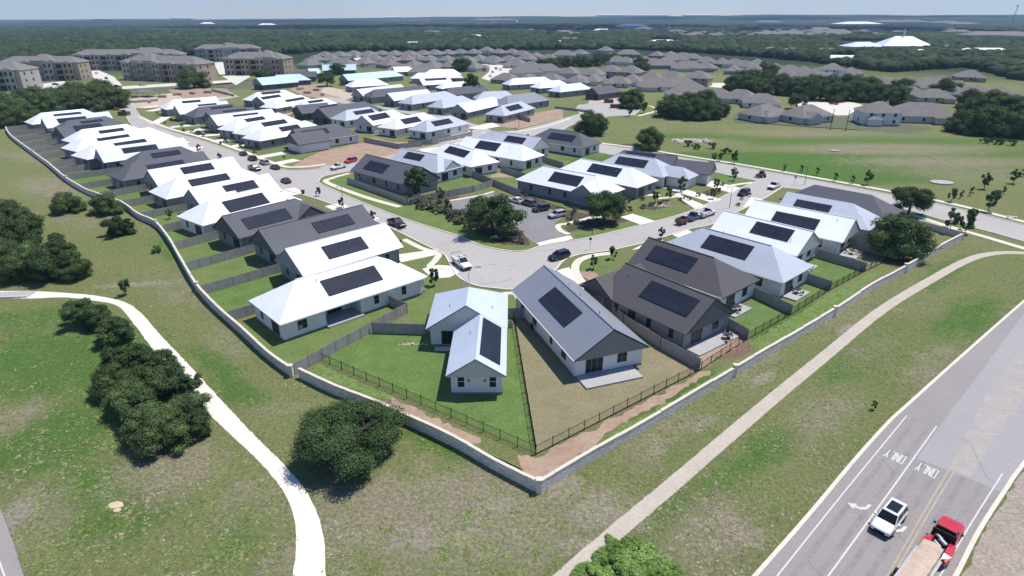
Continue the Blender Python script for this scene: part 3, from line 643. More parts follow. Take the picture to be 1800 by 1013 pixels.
    if windows:
        wt = M_darktrim if wall in 'd' else M_trim
        rs = random.Random(len(HOUSES) * 11 + 3); lo, hi = s0 + 1.2, s1 - 1.6; yw = -hw + .55
        n = 4 if detail >= 2 else 3
        for k in range(n):
            x = lo + (hi - lo) * (k + .5 + rs.uniform(-.15, .15)) / n
            if porch and porch[0] - 1 < x < porch[1] + 1: continue
            add_window(root, x, yw, 's-', rs.choice((.9, .9, 1.5)), 1.5, trim=wt)
        g = .85 if e0 == 'g' else .55; add_window(root, s0 + g, -hw * .45, 'e0', 2.6, 2.15, .42, True, wt); add_window(root, s0 + g, hw * .4, 'e0', .9, 1.5, trim=wt)
        g = .85 if e1 == 'g' else .55
        add_window(root, s1 - g, -hw * .4, 'e1', 2.6 if wall != 'w' or detail > 1 else 1.4, 2.15, .42, True, wt); add_window(root, s1 - g, hw * .35, 'e1', 1.5, 1.5, trim=wt)
    if porch:
        m_ = MB(); m_.box(porch[0] - .1, porch[1] + .1, -hw - .25, -hw + .53 + porch[2], .02, .36); m_.build('porch_slab', M_patio, root)
        add_window(root, (porch[0] + porch[1]) / 2, -hw + .55 + porch[2], 's-', 2.6, 2.1, .42, True, M_winframe)
    if detail >= 2:
        mb_ = MB(); mb_.box(s0 + 3.1, s0 + 3.5, -hw + .38, -hw + .54, 1.1, 1.9); mb_.build('meter_box', M_steel, root)
    if patio:
        pm = MB(); pm.box(L + patio[0], L + patio[1], patio[2], patio[3], 0, .28); pm.build('patio', M_patio, root)
    HOUSES.append((root, a, ang, L, s0, s1, hw, r0))
    return root
COLN = {'W': 'white metal', 'P': 'pale blue-grey metal', 'T': 'aqua film-covered metal', 'L': 'light grey metal', 'A': 'galvanised grey metal', 'G': 'mid grey metal', 'D': 'charcoal metal', 'E': 'dark bronze metal'}
ENDN = {'hh': 'hipped', 'hg': 'hipped rear', 'gh': 'gabled rear', 'gg': 'gabled'}
# ---- left row along the street, from the front corner back
hn = 'modern_house'
LR = [  # r0, r1, width, e0, e1, colour, wall, panel(TL, BR), ext, kw
 ((519, 492), (664, 451), 11.5, 'h', 'h', 'W', 'w', ((562, 494), (674, 491)), [('L', 'L+6.6', -5.1, 2.2, 'h', 'h', 's', 3.0)], dict(detail=2, porch=(1.8, 8.0, 3.2))),
 ((501, 438), (678, 392), 11.3, 'g', 'g', 'W', 'g', ((564, 434), (649, 436)), [], dict(detail=2)),
 ((454, 404), (637, 360), 11.3, 'g', 'g', 'D', 'g', ((547, 392), (625, 393)), [], dict(detail=2)),
 ((389.5, 380), (520, 349), 11.3, 'g', 'h', 'D', 'g', ((423, 385), (515, 383)), [('L-4', 'L+4.5', -5.2, 4.2, 'g', 'g', 't', 3.3)], dict(detail=2)),
 ((369, 350.5), (468, 328), 11.3, 'h', 'h', 'W', 'w', ((389, 355), (475, 356)), [], dict(detail=2)),
 ((331, 332.5), (472, 305), 11.3, 'g', 'g', 'W', 'g', ((390, 327), (457, 331)), [], dict(notch=True)),
 ((311, 311.5), (417, 293), 11.3, 'h', 'h', 'W', 'g', ((329.4, 316.5), (406, 315)), [], {}),
 ((258.5, 299), (409, 275), 11.3, 'g', 'g', 'P', 'g', ((316, 295), (378, 297)), [], {}),
 ((234, 284.6), (357, 265.6), 11.3, 'h', 'g', 'D', 'g', ((256, 291), (330, 293)), [], {}),
 ((250, 266), (317.5, 257), 11.3, 'h', 'h', 'D', 'g', ((264, 270), (319, 271)), [], {}),
 ((168, 261), (323, 242), 11.3, 'g', 'g', 'P', 'g', ((213, 261), (279, 262)), [], {}),
 ((166, 252), (288, 234), 11.3, 'h', 'h', 'W', 'g', ((198.7, 252), (259, 249)), [], {}),
 ((146, 240), (262, 224), 11.3, 'h', 'h', 'W', 'g', ((169, 243.6), (229, 240)), [], {}),
 ((144, 227.6), (222, 218), 11.3, 'h', 'h', 'W', 'g', ((172, 230), (220, 229.6)), [], {}),
 ((98, 223.5), (186, 213), 11.3, 'g', 'g', 'D', 'g', ((127, 222), (184, 226)), [], {}),
 ((118, 212), (185.5, 204), 11.3, 'h', 'h', 'D', 'g', ((140, 213.7), (183.5, 214)), [], {}),
 ((72, 207), (191, 196), 11.3, 'g', 'g', 'P', 'g', ((99, 209), (155, 212)), [], {}),
 ((72, 198.5), (146.7, 191.5), 11.3, 'h', 'h', 'W', 'g', ((93, 201), (144, 200)), [], {})]
LH = []
for i, (r0, r1, wd, e0, e1, c, wl_, pn, ext, kw) in enumerate(LR):
    e = []
    for q in ext:
        q = list(q)
        if q[0] == 'L': q[0] = 'L+0'
        e.append(tuple(q))
    house(hn, r0, r1, wd, e0, e1, c, wl_, pn, e, f'{COLN[c]} {ENDN[e0 + e1]} house, {ordn(i)} up the left row from the front', 'metal-roofed houses in the left row', **kw)
    LH.append(HOUSES[-1])
# ---- middle row across the street, front to back
MR = [((514, 227), (590, 217), 12.5, 'g', 'h', 'D', 'w', ((528, 231), (580, 233)), 'on the red bare corner lot, with a long side porch'),
 ((461, 224), (537, 212), 11.3, 'h', 'h', 'W', 'g', ((489, 224), (530, 225.7)), ''), ((443, 216), (509, 205.5), 11.3, 'h', 'h', 'W', 'g', ((458, 216), (506.5, 216)), ''),
 ((415.6, 209.5), (490, 198), 11.3, 'h', 'h', 'W', 'g', ((428.8, 209.4), (467.6, 209.4)), ''), ((369, 203), (477, 191), 11.3, 'g', 'g', 'P', 'g', ((409, 202.5), (454.5, 200.4)), ''),
 ((362, 197), (445, 188), 11.3, 'g', 'g', 'D', 'g', ((391, 195), (434, 193)), ''), ((350, 188), (407, 182), 11.3, 'h', 'h', 'D', 'g', ((369, 189), (410, 188)), ''),
 ((306, 185), (398, 177), 11.3, 'g', 'g', 'P', 'g', ((347, 184), (381.5, 183.7)), ''), ((304, 175.5), (380, 169.5), 11.3, 'h', 'g', 'W', 'g', ((319, 177.8), (353.7, 179)), '')]
for i, (r0, r1, wd, e0, e1, c, wl_, pn, d) in enumerate(MR):
    kw = dict(detail=2) if i == 0 else {}
    ext = [(-3.5, 9.5, -9.6, 0.5, 'g', 'g', 's', 3.3)] if i == 0 else []
    house(hn, r0, r1, wd, e0, e1, c, wl_, pn, ext, f'{COLN[c]} house, ' + (d or f'{ordn(i)} back along the far side of the left street'), 'houses across the left street', **kw)
# ---- back row behind the middle row and the row behind that
NR = [((559, 190), (640, 178), 12, 'g', 'h', 'D', 'd', ((555, 184), (592, 183)), 'right half of the twin-gabled dark pair'), ((520, 185.4), (575, 180), 10.5, 'g', 'g', 'D', 'd', None, 'left half of the twin-gabled dark pair'),
 ((533, 177), (570, 172), 9, 'h', 'h', 'W', 'g', ((540, 178), (570, 178)), 'small, just behind the twin dark gables'), ((483, 174.4), (528, 167), 11, 'h', 'h', 'W', 'g', ((500, 176), (537, 174)), 'left of the small white one behind the dark gables'),
 ((450.7, 169.6), (498, 162.5), 11, 'g', 'h', 'W', 'g', ((457.6, 171), (495, 170)), 'with a pale side gable beside the construction yard'), ((450, 163), (500, 158), 11, 'h', 'h', 'W', 'g', ((458, 162.6), (495, 163)), 'last white one before the aqua roofs'),
 ((609, 193.5), (648, 188), 11, 'h', 'h', 'L', 'w', ((620, 196), (659, 197)), 'with a pale wall behind the big corner house'), ((636, 203), (690, 193), 11.5, 'g', 'h', 'W', 'w', ((645.6, 203.5), (687, 206)), 'white gable facing the red lot'),
 ((695, 207), (745, 198), 11, 'h', 'h', 'W', 'w', ((703, 210), (742, 213)), 'right of the white gable facing the red lot'), ((749, 211), (793, 203), 11, 'h', 'h', 'L', 'w', ((757, 214), (797, 216)), 'rightmost of the block, beside the T-junction')]
for i, (r0, r1, wd, e0, e1, c, wl_, pn, d) in enumerate(NR):
    house(hn, r0, r1, wd, e0, e1, c, wl_, pn, [], f'{COLN[c]} house, {d}', 'houses of the second block back')
TR = [((450, 137), (515, 132), 13, 'g', 'g', 'T', 'd', 'largest aqua roof, front left of the aqua group'), ((484, 132), (527, 130), 12, 'g', 'h', 'T', 'd', 'aqua roof with a step in its eave, right behind the largest'), ((514, 126), (556, 125.5), 11, 'g', 'g', 'D', 'd', 'dark gable standing between aqua roofs'),
 ((540, 121), (560, 120), 11, 'g', 'g', 'T', 'd', 'thin strip of aqua roof behind the dark gable'), ((566, 114), (625.7, 113), 13, 'g', 'g', 'T', 'd', 'aqua roof half hidden by young oaks'), ((602, 131), (690, 124), 12, 'g', 'h', 'T', 'g', 'long aqua roof with two dormer gables'),
 ((626, 140), (662, 138), 12, 'h', 'h', 'W', 'g', 'bright white roof before the long aqua one'), ((626.5, 157), (705, 148), 11, 'g', 'g', 'P', 'g', 'pale blue front gable over a grey wall'), ((658, 157.5), (745, 150), 11, 'h', 'g', 'D', 'g', 'dark roof wedged between two pale blue gables'),
 ((680.7, 164), (751, 156.7), 11, 'g', 'g', 'P', 'n', 'pale blue gable with a greenish gable wall'), ((724, 168), (783, 160), 11, 'h', 'h', 'L', 'g', 'pale grey roof with a tiny gablet at its left peak'), ((776, 174), (812, 168), 11, 'h', 'h', 'L', 'g', 'pale grey hip with dark windows under its left end'),
 ((804.6, 183), (868, 170), 11, 'g', 'g', 'W', 'g', 'white gable beside the pale grey hips'), ((880, 186), (915, 178), 11, 'h', 'h', 'L', 'g', 'grey hip with a lone solar array by the bare yards'), ((891, 168.5), (938, 162), 13, 'h', 'h', 'G', 'g', 'large mid grey roof with two little dark gablets'),
 ((851, 161), (890, 160), 11, 'h', 'h', 'L', 'g', 'grey hip behind the small oak'), ((901, 138), (957, 135), 11, 'h', 'h', 'P', 'g', 'pale blue hip, leftmost of the three at the back'), ((952, 143), (984, 141), 11, 'h', 'h', 'W', 'g', 'white hip, middle of the three at the back'),
 ((985, 149), (1020, 145.5), 11, 'h', 'h', 'P', 'g', 'pale blue hip, rightmost of the three at the back'), ((1040, 154), (1073, 150), 11, 'g', 'h', 'D', 'd', 'dark blue-grey roof beside the cul-de-sac with an open porch'), ((757, 122), (797, 121.5), 12, 'h', 'h', 'W', 'g', 'white hip farthest back beside the round oak'),
 ((735, 128), (800, 127), 11, 'h', 'h', 'W', 'g', 'white roof just before the farthest white hip'), ((737, 139), (790, 136), 11, 'g', 'g', 'W', 'g', 'white gable with a thin grey array'), ((783, 145), (818, 143), 10, 'h', 'h', 'W', 'g', 'low white hip right of the white gable'), ((783, 155), (850, 149), 11, 'g', 'g', 'D', 'g', 'charcoal gable left of the small oak'),
 ((690, 118), (718, 117), 11, 'g', 'h', 'W', 'g', 'white roof behind the long aqua roof')]
TP = {13: ((888, 188), (920, 190)), 22: ((745, 137), (786, 140))}
for i, (r0, r1, wd, e0, e1, c, wl_, d) in enumerate(TR):
    r = house(hn, r0, r1, wd, e0, e1, c, wl_, TP.get(i), [], f'house with {d}', 'houses of the unfinished back blocks')
# ---- centre block, backs towards the camera
CR = [((643, 271), (745, 295), 11.8, 'g', 'g', 'D', 'g', ((651, 282), (672, 305)), 'dark-roofed, nearest the street corner', [], 2),
 ((705.6, 260), (769, 272), 11.3, 'g', 'h', 'L', 'w', ((717, 266.7), (738, 283)), 'second from the left in the centre block', [('L-3', 'L+5.5', -3.5, 5.4, 'g', 'g', 's', 3.0)], 2),
 ((788.6, 251), (834, 263), 11.3, 'h', 'h', 'W', 'w', ((790.7, 256.4), (815.7, 277)), 'third from the left in the centre block, above the red bare yard', [], 2),
 ((819, 239.5), (915, 254), 11.3, 'g', 'h', 'W', 'w', ((844, 246.7), (871, 266)), 'fourth from the left in the centre block', [], 2),
 ((864, 229), (952.5, 242), 11.3, 'h', 'g', 'L', 'w', ((892.8, 238), (917, 254)), 'fifth from the left in the centre block, with a tall gable', [], 2),
 ((966, 226), (1018, 233), 11.8, 'h', 'h', 'D', 'w', ((969.4, 232.8), (1005.6, 249.4)), 'rightmost in the rear centre row, beside the spreading oak', [], 2),
 ((956, 292), (1048, 309), 11.3, 'h', 'h', 'W', 'g', ((975, 301.5), (1014.6, 328)), 'front one over the parking area', [('L-4.2', 'L+5', -6.6, 1.0, 'g', 'g', 't', 3.0)], 2),
 ((1022, 279), (1109.7, 294.6), 11.3, 'h', 'h', 'W', 'g', ((1041.7, 287), (1084, 311)), 'second one back from the parking area', [], 2),
 ((1089, 269.6), (1152, 278.6), 11.3, 'h', 'h', 'L', 'w', ((1088, 274.7), (1132, 295.5)), 'third one back from the parking area', [('L+0', 'L+12', -3.0, 4.2, 'h', 'h', 's', 3.1)], 2),
 ((1096, 264.5), (1190, 274), 11.3, 'h', 'g', 'D', 'w', ((1102, 266.4), (1150.7, 277)), 'beside the collector road with a pale gable end', [('L-2', 'L+11', -3.6, 4.8, 'g', 'g', 's', 3.2)], 2)]
for i, (r0, r1, wd, e0, e1, c, wl_, pn, d, ext, dt) in enumerate(CR):
    house(hn, r0, r1, wd, e0, e1, c, wl_, pn, ext, f'{COLN[c]} house, {d}', 'houses of the centre block', detail=dt)
# ---- right row with back yards towards the stone wall
RR = [((1100, 462), (1259, 525), 12, 'g', 'g', 'E', 'g', ((1145.7, 493), (1206.5, 557)), [(-4.6, 3.2, -6.3, 4.6, 'g', 'g', 't', 3.3)], dict(detail=2, patio=(-.84, 1.9, -5.0, 4.8))),
 ((1140, 417), (1255.5, 453), 11.8, 'g', 'h', 'E', 'w', ((1153, 431), (1207.8, 480)), [], dict(detail=2, patio=(5.4, 7.9, -4.6, .6))),
 ((1237, 400), (1356.6, 432), 11.6, 'h', 'h', 'L', 'w', ((1248, 412), (1309.7, 457)), [], dict(detail=2, patio=(5.3, 7.9, -4.4, 1.0))),
 ((1272.7, 370), (1430.7, 407), 11.3, 'g', 'g', 'W', 'w', ((1330.7, 389), (1384, 425)), [], dict(detail=2, patio=(-.84, 2.0, -4.6, .6))),
 ((1325.8, 350.6), (1505, 385), 11.3, 'g', 'g', 'W', 'w', ((1365, 371), (1432, 405)), [], dict(detail=2, patio=(-.84, 2.6, -4.6, .4))),
 ((1383.8, 337), (1500, 358), 11.3, 'g', 'h', 'L', 'w', ((1401, 350), (1455, 376)), [], dict(detail=1)),
 ((1432, 324.7), (1533, 343), 11.3, 'h', 'h', 'D', 'g', None, [], dict(detail=1))]
RH = []
for i, (r0, r1, wd, e0, e1, c, wl_, pn, ext, kw) in enumerate(RR):
    house(hn, r0, r1, wd, e0, e1, c, wl_, pn, ext, f'{COLN[c]} {ENDN[e0 + e1]} house, {ordn(i)} back in the right row from the front', 'metal-roofed houses in the right row', **kw)
    RH.append(HOUSES[-1])
for i, (u, t) in ((1, (6.6, -2.2)), (2, (6.5, -1.2)), (3, (.9, -2.4)), (4, (1.2, -2.2)), (0, (1.2, 2.6))):
    root_, a_, ang_, L_, *_ = RH[i]; c = Vector((math.cos(ang_), math.sin(ang_))) * (L_ + u) + Vector((-math.sin(ang_), math.cos(ang_))) * t
    r = thing('patio_table', (a_.x + c.x, a_.y + c.y, .28), R(20 * i), f'dark patio table on the rear slab of the {ordn(i)} right-row house', 'table', 'patio tables'); m = MB(); m.box(-.7, .7, -.45, .45, .7, .76); m.build('table_top', M_darktrim, r)
    for x_ in (-.6, .6):
        for y_ in (-.35, .35): m = MB(); m.box(x_ - .03, x_ + .03, y_ - .03, y_ + .03, 0, .7); m.build('leg', M_darktrim, r)
    for k_, (x_, y_) in enumerate(((-.35, -.95), (.35, .95))):
        p_ = Matrix.Rotation(R(20 * i), 2) @ Vector((x_, y_)); ch_ = thing('patio_chair', (a_.x + c.x + p_.x, a_.y + c.y + p_.y, .28), R(20 * i) + (0 if k_ == 0 else math.pi), ('nearer' if k_ == 0 else 'farther') + f' dark chair at the patio table behind the {ordn(i)} right-row house', 'chair', 'patio chairs')
        m = MB(); m.box(-.25, .25, -.25, .25, .4, .46); m.build('seat', M_darktrim, ch_); m = MB(); m.box(-.25, .25, -.27, -.22, .46, .95); m.build('backrest', M_darktrim, ch_)
        for x2 in (-.22, .22):
            for y2 in (-.22, .22): m = MB(); m.box(x2 - .02, x2 + .02, y2 - .02, y2 + .02, 0, .4); m.build('leg', M_darktrim, ch_)
# ---- the two houses at the point
B_ = house(hn, (956, 466), (1080.7, 579), 11.4, 'g', 'g', 'G', 'w', ((975.7, 504), (991.7, 575)), [], 'mid grey gabled house with a diagonal ridge on the dry lawn at the point', 'two houses at the front point', detail=2, patio=(-.84, 2.3, -4.9, 3.6))
# front-centre house: two offset gabled wings, built from its near end
def front_house():
    zE = 3.3; nl = P(783, 662, zE); nr = P(890, 661, zE); fl = P(748, 579, zE); far = P(823, 475, 7.5)
    w1 = nr.x - nl.x; xr = nr.x; yn = (nl.y + nr.y) / 2; ym = fl.y; w2 = xr - fl.x; yf = far.y
    root = thing(hn, (xr, yn, 0), R(90), 'pale galvanised two-wing gabled house end-on to the camera, at the front point', 'house', 'two houses at the front point')
    rb = MB(); wb = MB()   # local s = +Y, local t = -X
    A = (0, ym - yn + 5.2, 0, w1, 'g', 'g'); Bb = (ym - yn, yf - yn, -.06, w2, 'g', 'h')
    for q in (A, Bb): roof_block(rb, *q); wall_block(wb, *q)
    ro = rb.build('roof', [RM['A'], M_soffit, WM['s']], root); wb.build('wall', [WM['w'], M_found, WM['s']], root)
    for s_, t in ((ym - yn + 4, 2.2), (ym - yn + 9, 6.5), (8, 5.0), (ym - yn + 11.5, 6.2), (ym - yn + 3, 8.5)):
        vb = MB(); vb.tube((s_, t, 3.6), (s_, t, zE + PT * (min(t, w1 - t) if s_ < ym - yn + 1 else min(t, w2 - t)) + .45), .06, .06); vb.build('vent_pipe', M_steel, ro)
    pb = MB(); # array on the +X slope of the near wing
    o = Vector((0, 0, HC))
    def hit(px):
        rr = ray(*px)   # z = zE + PT*t, t = xr - x
        k = (zE + PT * (xr - o.x) + .14 - o.z) / (rr.z + PT * rr.x); h = o + rr * k; return h.y - yn, xr - h.x
    s0, ta = hit((845, 628)); s1, tb = hit((847.7, 557)); s2, tc_ = hit((880.5, 637)); s3, td = hit((880.5, 575))
    sa, sb_ = (s0 + s2) / 2, (s1 + s3) / 2; t0, t1 = (tc_ + td) / 2, min((ta + tb) / 2, w1 / 2 - .2)
    i = 0; zz = lambda t, u: zE + PT * t + u
    for u in (.07, .14): pb.v += [(sa, t0, zz(t0, u)), (sb_, t0, zz(t0, u)), (sb_, t1, zz(t1, u)), (sa, t1, zz(t1, u))]
    pb.f += [(0, 1, 2, 3), (4, 7, 6, 5), (0, 4, 5, 1), (1, 5, 6, 2), (2, 6, 7, 3), (3, 7, 4, 0)]; pb.m += [0] * 6
    pb.build('solar_panel', M_solar, root)
    for t in (1.75, w1 - 1.85): add_window(root, .85, t, 'e0', .95, 1.75, 1.1)
    for t in (2.75, w1 - 2.85):
        lb = MB(); lb.box(.68, .82, t - .08, t + .08, 2.0, 2.3); lb.build('wall_light', M_darktrim, root)
    add_window(root, ym - yn + .85, w1 + 1.15, 'e0', 1.7, 2.15, .42, True, M_darktrim)
    dk = MB(); dk.box(ym - yn - .6, ym - yn + .4, w1 + .1, w2 - 1.2, 0, .2); dk.build('step', M_conc, root)
    ac = thing('air_conditioner', (xr + .45, P(0, 575).y, 0), 0, 'pale air conditioner unit beside the two-wing house', 'air conditioner', 'air conditioners')
    m = MB(); m.box(-.4, .4, -.4, .4, 0, .9); m.build('casing', M_steel, ac); m = MB(); m.tube((0, 0, .9), (0, 0, .95), .33, .33, 12); m.build('fan', M_darktrim, ac)
    return root, xr, yn
front_house()
ac = thing('air_conditioner', (*P(938, 578).to_2d(), 0), R(20), 'air conditioner unit on a pad beside the grey diagonal house', 'air conditioner', 'air conditioners')
m = MB(); m.box(-.4, .4, -.4, .4, 0, .9); m.build('casing', M_darktrim, ac); m = MB(); m.tube((0, 0, .9), (0, 0, .95), .33, .33, 12); m.build('fan', M_steel, ac)

# ------------------------------------------------------------ fences and walls
def stone_mat():
    m = mat('stacked_limestone', (.68, .62, .55), .95, .25, 1.5, bump=.5, bscale=4, fine=(3, .2)); n = m.node_tree.nodes; l = m.node_tree.links; b = n['Principled BSDF']
    tc = n.new('ShaderNodeTexCoord'); mp = n.new('ShaderNodeMapping'); l.new(tc.outputs['UV'], mp.inputs[0])
    br = n.new('ShaderNodeTexBrick'); br.inputs['Scale'].default_value = 1; br.inputs['Brick Width'].default_value = .75; br.inputs['Row Height'].default_value = .26
    br.inputs['Mortar Size'].default_value = .03; br.inputs['Color1'].default_value = (.86, .78, .68, 1); br.inputs['Color2'].default_value = (.58, .51, .44, 1); br.inputs['Mortar'].default_value = (.25, .225, .2, 1)
    l.new(mp.outputs[0], br.inputs['Vector']); src = b.inputs['Base Color'].links[0].from_socket
    mx = n.new('ShaderNodeMix'); mx.data_type = 'RGBA'; mx.inputs[0].default_value = .75; l.new(src, mx.inputs[6]); l.new(br.outputs['Color'], mx.inputs[7]); l.new(mx.outputs[2], b.inputs['Base Color'])
    return m
M_stone = stone_mat(); M_cap = mat('limestone_cap', (.60, .54, .45), .85, .1, 1.5)
def stone_wall(name, pts, label, h=1.45, wd=.32, wob=.06):
    """a stone wall with its cap and pillars; UVs run along the wall"""
    root = thing(name, (pts[0].x, pts[0].y, 0), 0, label, 'stone wall'); o0 = pts[0]
    P2 = [p - o0 for p in pts]; L = 0
    me_v, me_f, uv = [], [], []
    cap = MB()
    for a, b in zip(P2[:-1], P2[1:]):
        d = (b - a); n = d.length; d.normalize(); q = Vector((-d.y, d.x)) * wd / 2; k = max(1, int(n / 3)); 
        for j in range(k):
            p0 = a + d * n * j / k; p1 = a + d * n * (j + 1) / k; hh = h + wob * math.sin((L + j * 3) * .35)
            for s_ in (1, -1):
                A, Bq = p0 + q * s_, p1 + q * s_; i = len(me_v); me_v += [(A.x, A.y, 0), (Bq.x, Bq.y, 0), (Bq.x, Bq.y, hh), (A.x, A.y, hh)]
                me_f.append((i, i + 1, i + 2, i + 3)); u0 = L + n * j / k; u1 = L + n * (j + 1) / k; uv += [(u0, 0), (u1, 0), (u1, hh), (u0, hh)]
            cap.obox(p0 - d * .02, p1 + d * .02, wd + .08, hh, hh + .08)
        L += n
    me = bpy.data.meshes.new('wall_body'); me.from_pydata(me_v, [], me_f); ul = me.uv_layers.new(name='UVMap'); ul.data.foreach_set('uv', [c for p in uv for c in p]); me.materials.append(M_stone)
    ob = bpy.data.objects.new('wall_body', me); C.objects.link(ob); ob.parent = root
    cap.build('cap', M_cap, root)
    return root, o0
def pillar(root, o0, p, h=1.7, w_=.5):
    m = MB(); q = p - o0; m.box(q.x - w_ / 2, q.x + w_ / 2, q.y - w_ / 2, q.y + w_ / 2, 0, h, 0); m.box(q.x - w_ / 2 - .08, q.x + w_ / 2 + .08, q.y - w_ / 2 - .08, q.y + w_ / 2 + .08, h, h + .14, 1); m.build('pillar', [M_cap, M_cap], root)
r_, o_ = stone_wall('stone_wall', catmull(WL, 3), 'long stone wall with pale cap curving behind the left row of back yards')
for px in ((60, 273), (118, 320), (276, 400), (348, 512), (513, 662)): pillar(r_, o_, P(*px).to_2d())
r_, o_ = stone_wall('stone_wall', catmull(V2(wall_near), 3), 'stone wall with pale cap passing behind the big round oak in front')
pillar(r_, o_, P(947, 866).to_2d())
r_, o_ = stone_wall('stone_wall', catmull(V2(wall_right)[0:1] + V2(wall_right)[1:], 3), 'long straight stone wall with pale cap beside the concrete path at right')
for px in ((1290, 661), (1465, 556), (1590, 479), (1690, 421)): pillar(r_, o_, P(*px).to_2d())
r_, o_ = stone_wall('stone_wall', V2([(1690, 419), (1655, 410), (1612, 398)]), 'short stone wall running back from the right corner pillar towards the road')

def wood_fence(pts, label, h=1.85, step=2.4):
    o0 = pts[0]; root = thing('wood_fence', (o0.x, o0.y, 0), 0, label, 'fence', 'cedar fences'); bd = MB(); q = [p - o0 for p in pts]
    for a, b in zip(q[:-1], q[1:]):
        n = (b - a).length; k = max(1, int(n / .75)); d = (b - a) / k
        for j in range(k): bd.obox(a + d * j + d * .01, a + d * (j + 1) - d * .01, .035, .04, h + (.02 if j % 2 else 0))
    bd.build('boards', M_wood, root)
    rl = MB()
    for a, b in zip(q[:-1], q[1:]):
        d = (b - a).normalized(); nn = Vector((-d.y, d.x)) * .045
        if nn.dot(o0 + a) < 0: nn = -nn
        for z in (.4, 1.0, 1.6): rl.obox(a + nn, b + nn, .05, z, z + .09)
    rl.build('rails', M_wood, root)
    for a, b in zip(q[:-1], q[1:]):
        n = (b - a).length; k = min(14, max(1, int(n / step))); d = (b - a)
        for j in range(k + 1):
            if n / step > 14 and j % 2: continue
            p = a + d * (j / k); m = MB(); m.box(p.x - .05, p.x + .05, p.y - .05, p.y + .05, 0, h + .1); m.build('post', M_wood, root)
    return root
def iron_fence(pts, label, h=1.4, gap=.13, step=2.4):
    o0 = pts[0]; root = thing('iron_fence', (o0.x, o0.y, 0), 0, label, 'fence', 'black iron fences'); q = [p - o0 for p in pts]; pk = MB(); rl = MB()
    for a, b in zip(q[:-1], q[1:]):
        d = b - a; n = d.length; k = int(n / gap); u = d.normalized()
        for j in range(k):
            p = a + d * (j + .5) / k; r = .009; i = len(pk.v)
            nn = Vector((-u.y, u.x)); c = [p + u * r, p + nn * r, p - u * r, p - nn * r]
            pk.v += [(x.x, x.y, .1) for x in c] + [(x.x, x.y, h) for x in c]
            for t in range(4): pk.f.append((i + t, i + (t + 1) % 4, i + 4 + (t + 1) % 4, i + 4 + t)); pk.m.append(0)
        for z in (.15, h - .18): rl.obox(a, b, .035, z, z + .04)
        k = max(1, min(30, round(n / step)))
        for j in range(k + 1):
            p = a + d * j / k; m = MB(); m.box(p.x - .04, p.x + .04, p.y - .04, p.y + .04, 0, h + .1); m.build('post', M_iron, root)
    pk.build('pickets', M_iron, root); rl.build('rails', M_iron, root)
    return root
def seg_hit(p, d, poly):
    best = None
    for a, b in zip(poly[:-1], poly[1:]):
        e = b - a; den = d.x * e.y - d.y * e.x
        if abs(den) < 1e-9: continue
        w_ = a - p; t = (w_.x * e.y - w_.y * e.x) / den; u = (w_.x * d.y - w_.y * d.x) / den
        if t > 0 and -.001 <= u <= 1.001 and (best is None or t < best): best = t
    return best
# dividing fences between the left back yards, and a lawn between each two
ends = []
wallc = catmull(WL, 3)
for i, (root, a, ang, L, s0, s1, hw, r0) in enumerate(LH):
    d = Vector((math.cos(ang), math.sin(ang))); n = Vector((-d.y, d.x)); ends.append((a.to_2d() + d * s0, d, n, hw))
fl = []
for i in range(len(ends)):
    p, d, n, hw = ends[i]
    if i + 1 < len(ends): q = (p + n * hw + ends[i + 1][0] - ends[i + 1][2] * ends[i + 1][3]) / 2; dd = (d + ends[i + 1][1]).normalized()
    else: q = p + n * (hw + 1.5); dd = d
    t = seg_hit(q, -dd, wallc)
    if not t or t > 45: fl.append(None); continue
    fl.append((q - dd * (t - .3), q + dd * 3.0))
    wood_fence([q + dd * 3.0, q - dd * (t - .3)], f'cedar fence from the stone wall to the gap behind the {ordn(i)} left-row house' if i + 1 < len(ends) else 'farthest cedar fence of the left back yards')
prev = (P(516, 655).to_2d(), P(655, 583).to_2d())
lw, l2, l3 = [], [], []
for i, f in enumerate(fl):
    if f is None: continue
    if i > 0 and prev:
        poly = [prev[0], prev[1], f[1], f[0]]; (lw if i in (1, 4, 7, 9) else l2 if i < 10 else l3).append(poly)
    prev = f
sheet('back_lawn', lw, M_lawn, .0152); sheet('back_lawn', l2, M_lawn2, .0154); sheet('back_lawn', l3, M_lawn3, .0156)
for pts, lab in (([(519, 659), (655, 584), (716, 551), (684, 537)], 'grey cedar fence from the left wall pillar to the front white hipped house'),
                 ([(655, 586), (747, 589)], 'cedar fence with dark posts left of the two-wing house'), ([(893, 560), (932, 560)], 'short cedar fence between the two front houses'),
                 ([(1040, 520), (1095, 570), (1160, 613), (1229, 651)], 'cedar fence between the diagonal house and the dark bronze house'), ([(1271, 573), (1313, 598)], 'first cedar yard divider of the right row'),
                 ([(1318, 520), (1390, 554)], 'second cedar yard divider of the right row'), ([(1403, 492), (1459, 511)], 'third cedar yard divider of the right row'), ([(1432, 452), (1520, 478)], 'fourth cedar yard divider of the right row'),
                 ([(1494, 433), (1567, 456)], 'last cedar yard divider of the right row beside the round oak'), ([(611, 323), (665, 342), (717, 361), (760, 352), (833, 338), (868, 327), (915, 346)], 'long cedar fence behind the centre block facing the parking area'),
                 ([(803, 300), (868, 327)], 'cedar fence left of the red bare centre yard'), ([(880, 302), (927, 317)], 'brown cedar fence right of the red bare centre yard'), ([(930, 277), (990, 296)], 'cedar fence between the two rear centre lawns'),
                 ([(718, 256), (760, 254), (800, 246), (830, 239)], 'pale cedar fence along the branch road'), ([(912, 210), (932, 215)], 'short tan cedar fence in the bare yard'), ([(640, 250), (700, 262), (742, 258)], 'cedar fence behind the red corner lot')):
    wood_fence(V2(pts), lab)
